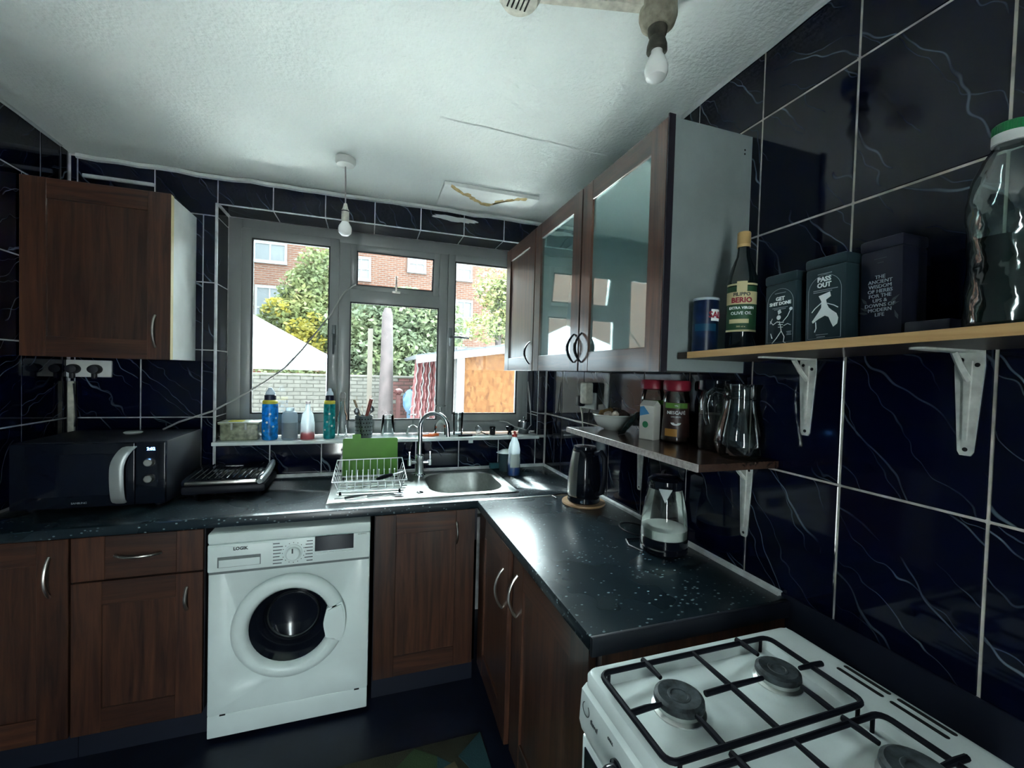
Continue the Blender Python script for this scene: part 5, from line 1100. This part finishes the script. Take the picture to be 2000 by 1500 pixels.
sm = turned('smoke_alarm', 'round white slotted smoke alarm on the ceiling', 'alarm', (.355, 1.085, 2.498), [('body', [(0, .004), (.056, .004), (.056, -.018), (.046, -.034), (0, -.036)], 'plastic_aged')])
for i in range(5): mk('slot', B().box(-.03+.012*i, -.02, -.0368, -.026+.012*i, .02, -.0352), 'hole', sm)
pts = [P(318, 839, 1, 2.50), P(350, 824, 1, 2.54), P(415, 803, 1, 2.58), P(470, 774, 1, 2.60), P(520, 744, 1, 2.63), P(556, 719, 1, 2.66), P(590, 683, 1, 2.69), P(625, 640, 1, 2.72), P(648, 612, 1, 2.745), P(662, 586, 1, 2.76), P(674, 570, 1, 2.77), P(687, 560, 1, 2.785), P(694, 556, 1, 2.83)]
pts[0].z = max(pts[0].z, 1.182)
mk('hanging_cable', B().tube(pts, .0046, 6), 'cable_white', label='grey cable slanting from the microwave up to the open fanlight', cat='cable')

# ------------------------------------------------------------------ rug
rugo = thing('rug', 'leaf-patterned floor rug at the foot of the right-hand cabinets', 'rug', (.15, .9, 0))
mk('pile', B().box(-.18, .82, 0, .470, 1.690, .010, .003), 'rug', rugo)
LV = [(.02, -.02), (.06, .03), (.12, .035), (.19, 0), (.12, -.04), (.06, -.035)]
rr_ = random.Random(4)
for i in range(22):
    cx, cy, a = rr_.uniform(-.14, .34), rr_.uniform(.92, 1.56), rr_.uniform(0, 6.28); c_, s_ = math.cos(a), math.sin(a); k = rr_.uniform(.7, 1.2)
    pts = [(cx+k*(c_*(u-.1)-s_*v), cy+k*(s_*(u-.1)+c_*v)) for u, v in LV]
    pts = [(min(.465, max(-.175, u)), min(1.685, max(.825, v))) for u, v in pts]
    mk('woven_leaf', B().prism(pts, .0015+.0001*i, Matrix.Translation((0, 0, .0095))), ('rug_green', 'rug_teal', 'rug_cream')[i % 3], rugo)
for pts, m_ in (([(.36, 1.60), (.465, 1.685), (.468, 1.50), (.42, 1.48)], 'rug_teal'), ([(.05, 1.55), (.20, 1.68), (.28, 1.62), (.26, 1.50), (.10, 1.48)], 'rug_green'), ([(.28, 1.56), (.34, 1.58), (.36, 1.50), (.29, 1.48)], 'rug_cream')): mk('woven_leaf', B().prism(pts, .005, Matrix.Translation((0, 0, .0095))), m_, rugo)

# ------------------------------------------------------------------ outdoors
GZ = -.30
struct('ground', B().box(-30, YB+.36, GZ-.2, 30, 40, GZ), 'patio')
struct('ground_rear', B().box(-30, -40, GZ-.2, 30, YR-.13, GZ), 'patio')
# brick house with sash windows
HY = 18.0
hs = thing('brick_house', 'red brick house with white sash windows beyond the garden trees', 'house', (0, HY, GZ))
mk('wall', B().box(-12, HY, GZ, 14, HY+4, 6.9), 'house_brick', hs)
mk('roof', B().prism([(-.3, 6.9), (4.3, 6.9), (4.3, 7.02), (2, 7.5), (-.3, 7.02)], 26.6, frame((-12.3, HY, 0), (0, 1, 0), (0, 0, 1))), 'roof_slate', hs)
def sash_win(px0, py0, px1, py1, bars=True):
    a, c = P(px0, py0, 1, HY), P(px1, py1, 1, HY); x0, x1, z0, z1 = a.x, c.x, min(a.z, c.z), max(a.z, c.z)
    f = mk('window', B().box(x0-.09, HY-.10, z0-.12, x1+.09, HY+.02, z0).box(x0-.08, HY-.06, z1, x1+.08, HY+.02, z1+.10).box(x0-.08, HY-.06, z0, x0, HY+.02, z1).box(x1, HY-.06, z0, x1+.08, HY+.02, z1).box(x0, HY-.05, (z0+z1)/2-.03, x1, HY, (z0+z1)/2+.03).box((x0+x1)/2-.025, HY-.045, z0, (x0+x1)/2+.025, HY, z1), 'sash_white', hs)
    for xa, xb in ((x0, (x0+x1)/2-.02), ((x0+x1)/2+.02, x1)):
        for za, zb in ((z0, (z0+z1)/2-.03), ((z0+z1)/2+.03, z1)): mk('pane', B().box(xa, HY-.02, za, xb, HY-.01, zb), 'house_pane', f)
for r_ in ((500, 440, 556, 512), (503, 562, 550, 640), (893, 505, 918, 546), (893, 590, 918, 652), (800, 500, 828, 530), (690, 505, 720, 545), (1010, 500, 1035, 560)): sash_win(*r_)
# unseen tall house added on the left to cast shade over the garden
nh = thing('added_shade_house', 'tall unseen brick house added left of the garden to shade it', 'house', (-8, 11.5, GZ))
mk('wall', B().box(-11, 5.9, GZ, -5.4, 17.6, 10.5), 'house_brick', nh)
mk('roof', B().prism([(-11.3, 10.5), (-5.1, 10.5), (-8.2, 13)], 12.3, frame((0, 17.9, 0), (1, 0, 0), (0, 0, 1))), 'roof_slate', nh)
# garden wall with single bricks
GY = 9.0
gw = thing('garden_wall', 'low brick garden wall, whitewashed on the left and reddish beyond the tree trunk', 'wall', (0, GY+.1, GZ))
mk('core', B().box(-3.6, GY+.012, GZ, 3.0, GY+.21, 1.335), 'mortar', gw)
bm1 = B().box(0, 0, 0, .213, .10, .064, .004, 1).mesh('brick'); bm1.materials.append(MATS['brick_white'])
bm2 = bm1.copy(); bm2.materials.clear(); bm2.materials.append(MATS['brick_red'])
rb_ = random.Random(2)
for rz in range(12):
    for cx in range(25):
        x = -3.35+.225*cx+(.1125 if rz % 2 else 0); z = .455+.0745*rz
        red = x > .15
        o = copies(bm2 if red and rb_.random() < .8 else bm1, gw, 'brick', None); o.location = Vector((x, GY+rb_.uniform(-.004, .004), z))-ORG[gw]
mk('coping', B().box(-3.6, GY-.02, 1.345, 3.0, GY+.23, 1.385, .008), 'brick_white', gw)
# gazebo
c0 = P(643, 700, 1, 6.4); ex, ez = c0.x, c0.z
gz = thing('gazebo', 'white fabric garden gazebo with peaked roof on the left of the garden', 'gazebo', (ex-1.4, 7.5, GZ))
X0, X1, Y0, Y1 = ex-2.9, ex, 6.4, 8.6; ap = Vector(((X0+X1)/2, (Y0+Y1)/2, 0)); ap.z = P(428, 590, 1, ap.y).z
def tri(a, b_, c): 
    rows_ = []
    for i in range(7):
        t_ = i/6; l = Vector(a).lerp(c, t_); r_ = Vector(b_).lerp(c, t_); rows_.append([l.lerp(r_, j/6)-Vector((0, 0, .05*math.sin(PI*j/6)*math.sin(PI*t_))) for j in range(7)])
    return rows_
K = [Vector((X0, Y0, ez)), Vector((X1, Y0, ez)), Vector((X1, Y1, ez)), Vector((X0, Y1, ez))]
b = B()
for i in range(4): b.grid(tri(K[i], K[(i+1) % 4], ap))
mk('roof_fabric', b, 'canopy', gz)
for i in range(4):
    a, c = K[i], K[(i+1) % 4]; rows_ = []
    for v in (0, .5, 1): rows_.append([a.lerp(c, j/10)+Vector((0, 0, -.17*v-(.03*math.sin(PI*(j % 2)) if v else 0))) for j in range(11)])
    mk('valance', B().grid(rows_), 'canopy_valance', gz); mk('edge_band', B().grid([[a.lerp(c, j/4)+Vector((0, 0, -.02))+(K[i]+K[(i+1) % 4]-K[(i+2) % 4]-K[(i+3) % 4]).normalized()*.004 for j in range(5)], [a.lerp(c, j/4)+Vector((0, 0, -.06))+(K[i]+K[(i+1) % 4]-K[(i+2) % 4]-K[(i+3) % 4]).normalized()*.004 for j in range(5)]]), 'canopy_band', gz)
for k in K: mk('leg', B().box(k.x-.035, k.y-.035, GZ, k.x+.035, k.y+.035, k.z-.01), 'fascia_white', gz)
# bare trunk and pale post in front of the wall
a = P(753, 795, 1, 8.2); t0 = P(757, 602, 1, 8.2)
mk('tree_trunk', B().tube([(a.x-.02, 8.2, GZ), (a.x, 8.2, .5), (a.x, 8.2, a.z), ((a.x+t0.x)/2+.005, 8.2, (a.z+t0.z)/2), (t0.x, 8.2, t0.z-.12), (t0.x+.005, 8.2, t0.z)], [.17, .145, .13, .11, .095, .055], 14), 'trunk_bark', label='bare pinkish tree trunk cut off at the top in front of the garden wall', cat='tree')
a = P(721, 780, 1, 8.4); t0 = P(722, 642, 1, 8.4)
mk('garden_post', B().box(a.x-.045, 8.36, GZ, a.x+.045, 8.44, t0.z, .006), 'post_pale', label='thin pale wooden post beside the bare trunk', cat='post')
# shed with boarded window
SY = 6.5
a, c = P(905, 690, 1, SY), P(1006, 806, 1, SY)
sh = thing('garden_shed', 'garden shed with grey felt roof and an orange boarded-up window', 'shed', (2.4, 7.5, GZ))
mk('walls', B().box(a.x-.12, SY+.02, GZ, 4.4, 8.5, a.z+.10), 'shed_board', sh)
mk('board', B().box(a.x+.02, SY-.005, .40, 3.4, SY+.021, a.z+.06), 'osb_board', sh)
mk('corner_post', B().box(a.x-.10, SY-.03, GZ, a.x+.02, SY+.03, a.z+.08), 'fascia_white', sh)
e0, e1 = P(815, 700, 1, SY-.15), P(990, 664, 1, SY-.15)
mk('roof', B().prism([(e0.x, e0.z), (4.6, e1.z+.26), (4.6, e1.z+.34), (e0.x, e0.z+.06)], 2.3, frame((0, 8.7, 0), (1, 0, 0), (0, 0, 1))), 'felt', sh)
mk('fascia', B().prism([(e0.x-.01, e0.z-.07), (4.6, e1.z+.18), (4.6, e1.z+.29), (e0.x-.01, e0.z+.04)], .03, frame((0, 6.41, 0), (1, 0, 0), (0, 0, 1))), 'fascia_white', sh)
# red corrugated sheet leaning on the shed
a, c = P(797, 815, 1, 7.3), P(853, 700, 1, 7.3)
rows_ = []
for i in range(29):
    z = .25+(c.z-.25)*i/28; rows_.append([(a.x+(.11*i/28)*(1-j/36)+(c.x+.12-a.x)*j/36, 7.28+.028*math.cos(2*PI*j/6+.8*math.sin(i*1.1))+.10*i/28, z) for j in range(37)])
b = B().grid(rows_); bmesh.ops.solidify(b.bm, geom=b.bm.faces[:], thickness=.006)
cs = thing('corrugated_sheet', 'red corrugated roofing sheet standing upright next to the shed', 'sheet', (a.x+.2, 7.3, .25))
mk('sheet', b, 'sheet_red', cs)
for k in range(4):
    xx = a.x+.05+(c.x+.05-a.x)*k/4; mk('white_ridge', B().tube([(xx+.012*math.sin(i*1.6)+.10*(1-k/4)*i/28, 7.248+.10*i/28, .27+(c.z-.29)*i/28) for i in range(29)], .010, 6), 'tarp_white', cs)
mk('support', B().box(a.x+.05, 7.33, GZ, c.x+.1, 7.38, .30), 'shed_board', cs)
def heap(name, label, px, py, Y, r, m, cat='tarpaulin', s=1):
    p_ = P(px, py, 1, Y); rr2 = random.Random(px); t = bmesh.new(); bmesh.ops.create_icosphere(t, subdivisions=3, radius=r)
    for v in t.verts: v.co *= 1+rr2.uniform(-.10, .10); v.co.z *= s
    b_ = B(); b_.add(t, Matrix.Translation((p_.x, Y, p_.z))); b_.box(p_.x-r*.5, Y-r*.4, GZ, p_.x+r*.5, Y+r*.4, p_.z-r*.3*s)
    return mk(name, b_, m, label=label, cat=cat)
heap('blue_tarpaulin', 'bundled blue tarpaulin in front of the garden wall', 805, 785, 7.7, .17, 'tarp_blue', s=1.25)
heap('white_sack', 'white sack lying against the blue tarpaulin bundle', 818, 806, 7.46, .09, 'tarp_white', 'sack')
heap('red_sack', 'bright red sack next to the red corrugated sheet', 812, 758, 8.1, .08, 'tarp_red', 'sack', .7)
heap('pink_sack', 'pinkish red sack lying in front of the bare trunk', 778, 765, 8.5, .08, 'tarp_red', 'sack', .8)
# trees and hedge
def foliage(blobs, n, size, seed):
    r = random.Random(seed); vs_, fs = [], []
    tot = sum(b_[3]*b_[4]*b_[5] for b_ in blobs)
    for (cx, cy, cz, rx, ry, rz) in blobs:
        for _ in range(int(n*rx*ry*rz/tot)):
            while True:
                u = Vector((r.uniform(-1, 1), r.uniform(-1, 1), r.uniform(-1, 1)))
                if .25 < u.length <= 1: break
            c = Vector((cx+u.x*rx, cy+u.y*ry, cz+u.z*rz)); d = Vector((r.gauss(0, 1), r.gauss(0, 1), r.gauss(0, .6))).normalized(); e = d.cross(Vector((r.gauss(0, 1), r.gauss(0, 1), r.gauss(0, 1)))).normalized(); s = size*r.uniform(.6, 1.3)
            i = len(vs_); vs_ += [c-d*s, c+e*s*.5, c+d*s, c-e*s*.5]; fs.append((i, i+1, i+2, i+3))
    me = bpy.data.meshes.new('foliage'); me.from_pydata(vs_, [], fs); me.update(); return me
def tree(name, label, base, blobs, n, size, m, seed, extra=None):
    o = thing(name, label, 'tree', base); top = max(b_[2] for b_ in blobs)
    mk('trunk', B().tube([base, (base[0]+.05, base[1], base[2]+(top-base[2])*.5), (base[0], base[1], top)], [.16, .12, .05], 10), 'trunk_bark', o)
    f = mk('foliage', foliage(blobs, n, size, seed), m, o); f['kind'] = 'stuff'
    if extra: f = mk('foliage', foliage(*extra[:4]), extra[4], o); f['kind'] = 'stuff'
def bl_(px, py, Y, rx, rz, ry=None):
    Y, rx, rz = Y*1.2, rx*1.2, rz*1.2; p_ = P(px, py, 1, Y); return (p_.x, Y, p_.z, rx, ry or rx*.8, rz)
p = P(600, 760, 1, 13.2)
tree('garden_tree', 'leafy green tree with yellow patches behind the gazebo', (p.x, 13.2, GZ), [bl_(605, 600, 11, .75, 1.0), bl_(625, 540, 11, .55, .8), bl_(570, 640, 10.6, .75, .7), bl_(640, 680, 10.6, .7, .9), bl_(550, 690, 10.4, .7, .5)], 11000, .080, 'leaf_light', 1,
     ([bl_(600, 670, 10.0, .35, .35), bl_(585, 640, 10.0, .30, .2), bl_(540, 600, 10.2, .28, .22), bl_(615, 625, 10.2, .2, .2)], 700, .07, 5, 'leaf_yellow'))
p = P(800, 760, 1, 11.1)
tree('broad_tree', 'broad green tree filling the middle pane behind the garden wall', (p.x+.4, 11.3, GZ), [bl_(720, 640, 9.2, .85, .8), bl_(790, 640, 9.3, .9, .85), bl_(850, 640, 9.4, .7, .8), bl_(760, 700, 9.0, 1.1, .6), bl_(840, 700, 9.2, .9, .5), bl_(700, 690, 9.0, .5, .7)], 15000, .075, 'leaf_mid', 2)
p = P(970, 700, 1, 13.2)
tree('slender_tree', 'slender pale green tree beside the house windows above the shed', (p.x, 13.2, GZ), [bl_(960, 560, 11, .5, .6), bl_(985, 610, 11, .6, .9), bl_(945, 640, 10.8, .6, .4), bl_(1020, 600, 11, .8, 1.2)], 5000, .08, 'leaf_light', 3)
hd_ = thing('hedge', 'low hedge showing over the garden wall under the gazebo edge', 'hedge', (-1.6, 9.6, GZ))
f = mk('foliage', foliage([(-2.2, 9.6, .55, .8, .25, 1.0), (-1.2, 9.6, .55, .8, .25, 1.02), (-.3, 9.6, .5, .7, .25, 1.0)], 4000, .05, 9), 'leaf_light', hd_); f['kind'] = 'stuff'
mk('stem', B().tube([(-1.2, 9.6, GZ), (-1.2, 9.6, .9)], .04, 8).tube([(-2.2, 9.6, GZ), (-2.2, 9.6, .9)], .04, 8).tube([(-.3, 9.6, GZ), (-.3, 9.6, .9)], .04, 8), 'trunk_bark', hd_)
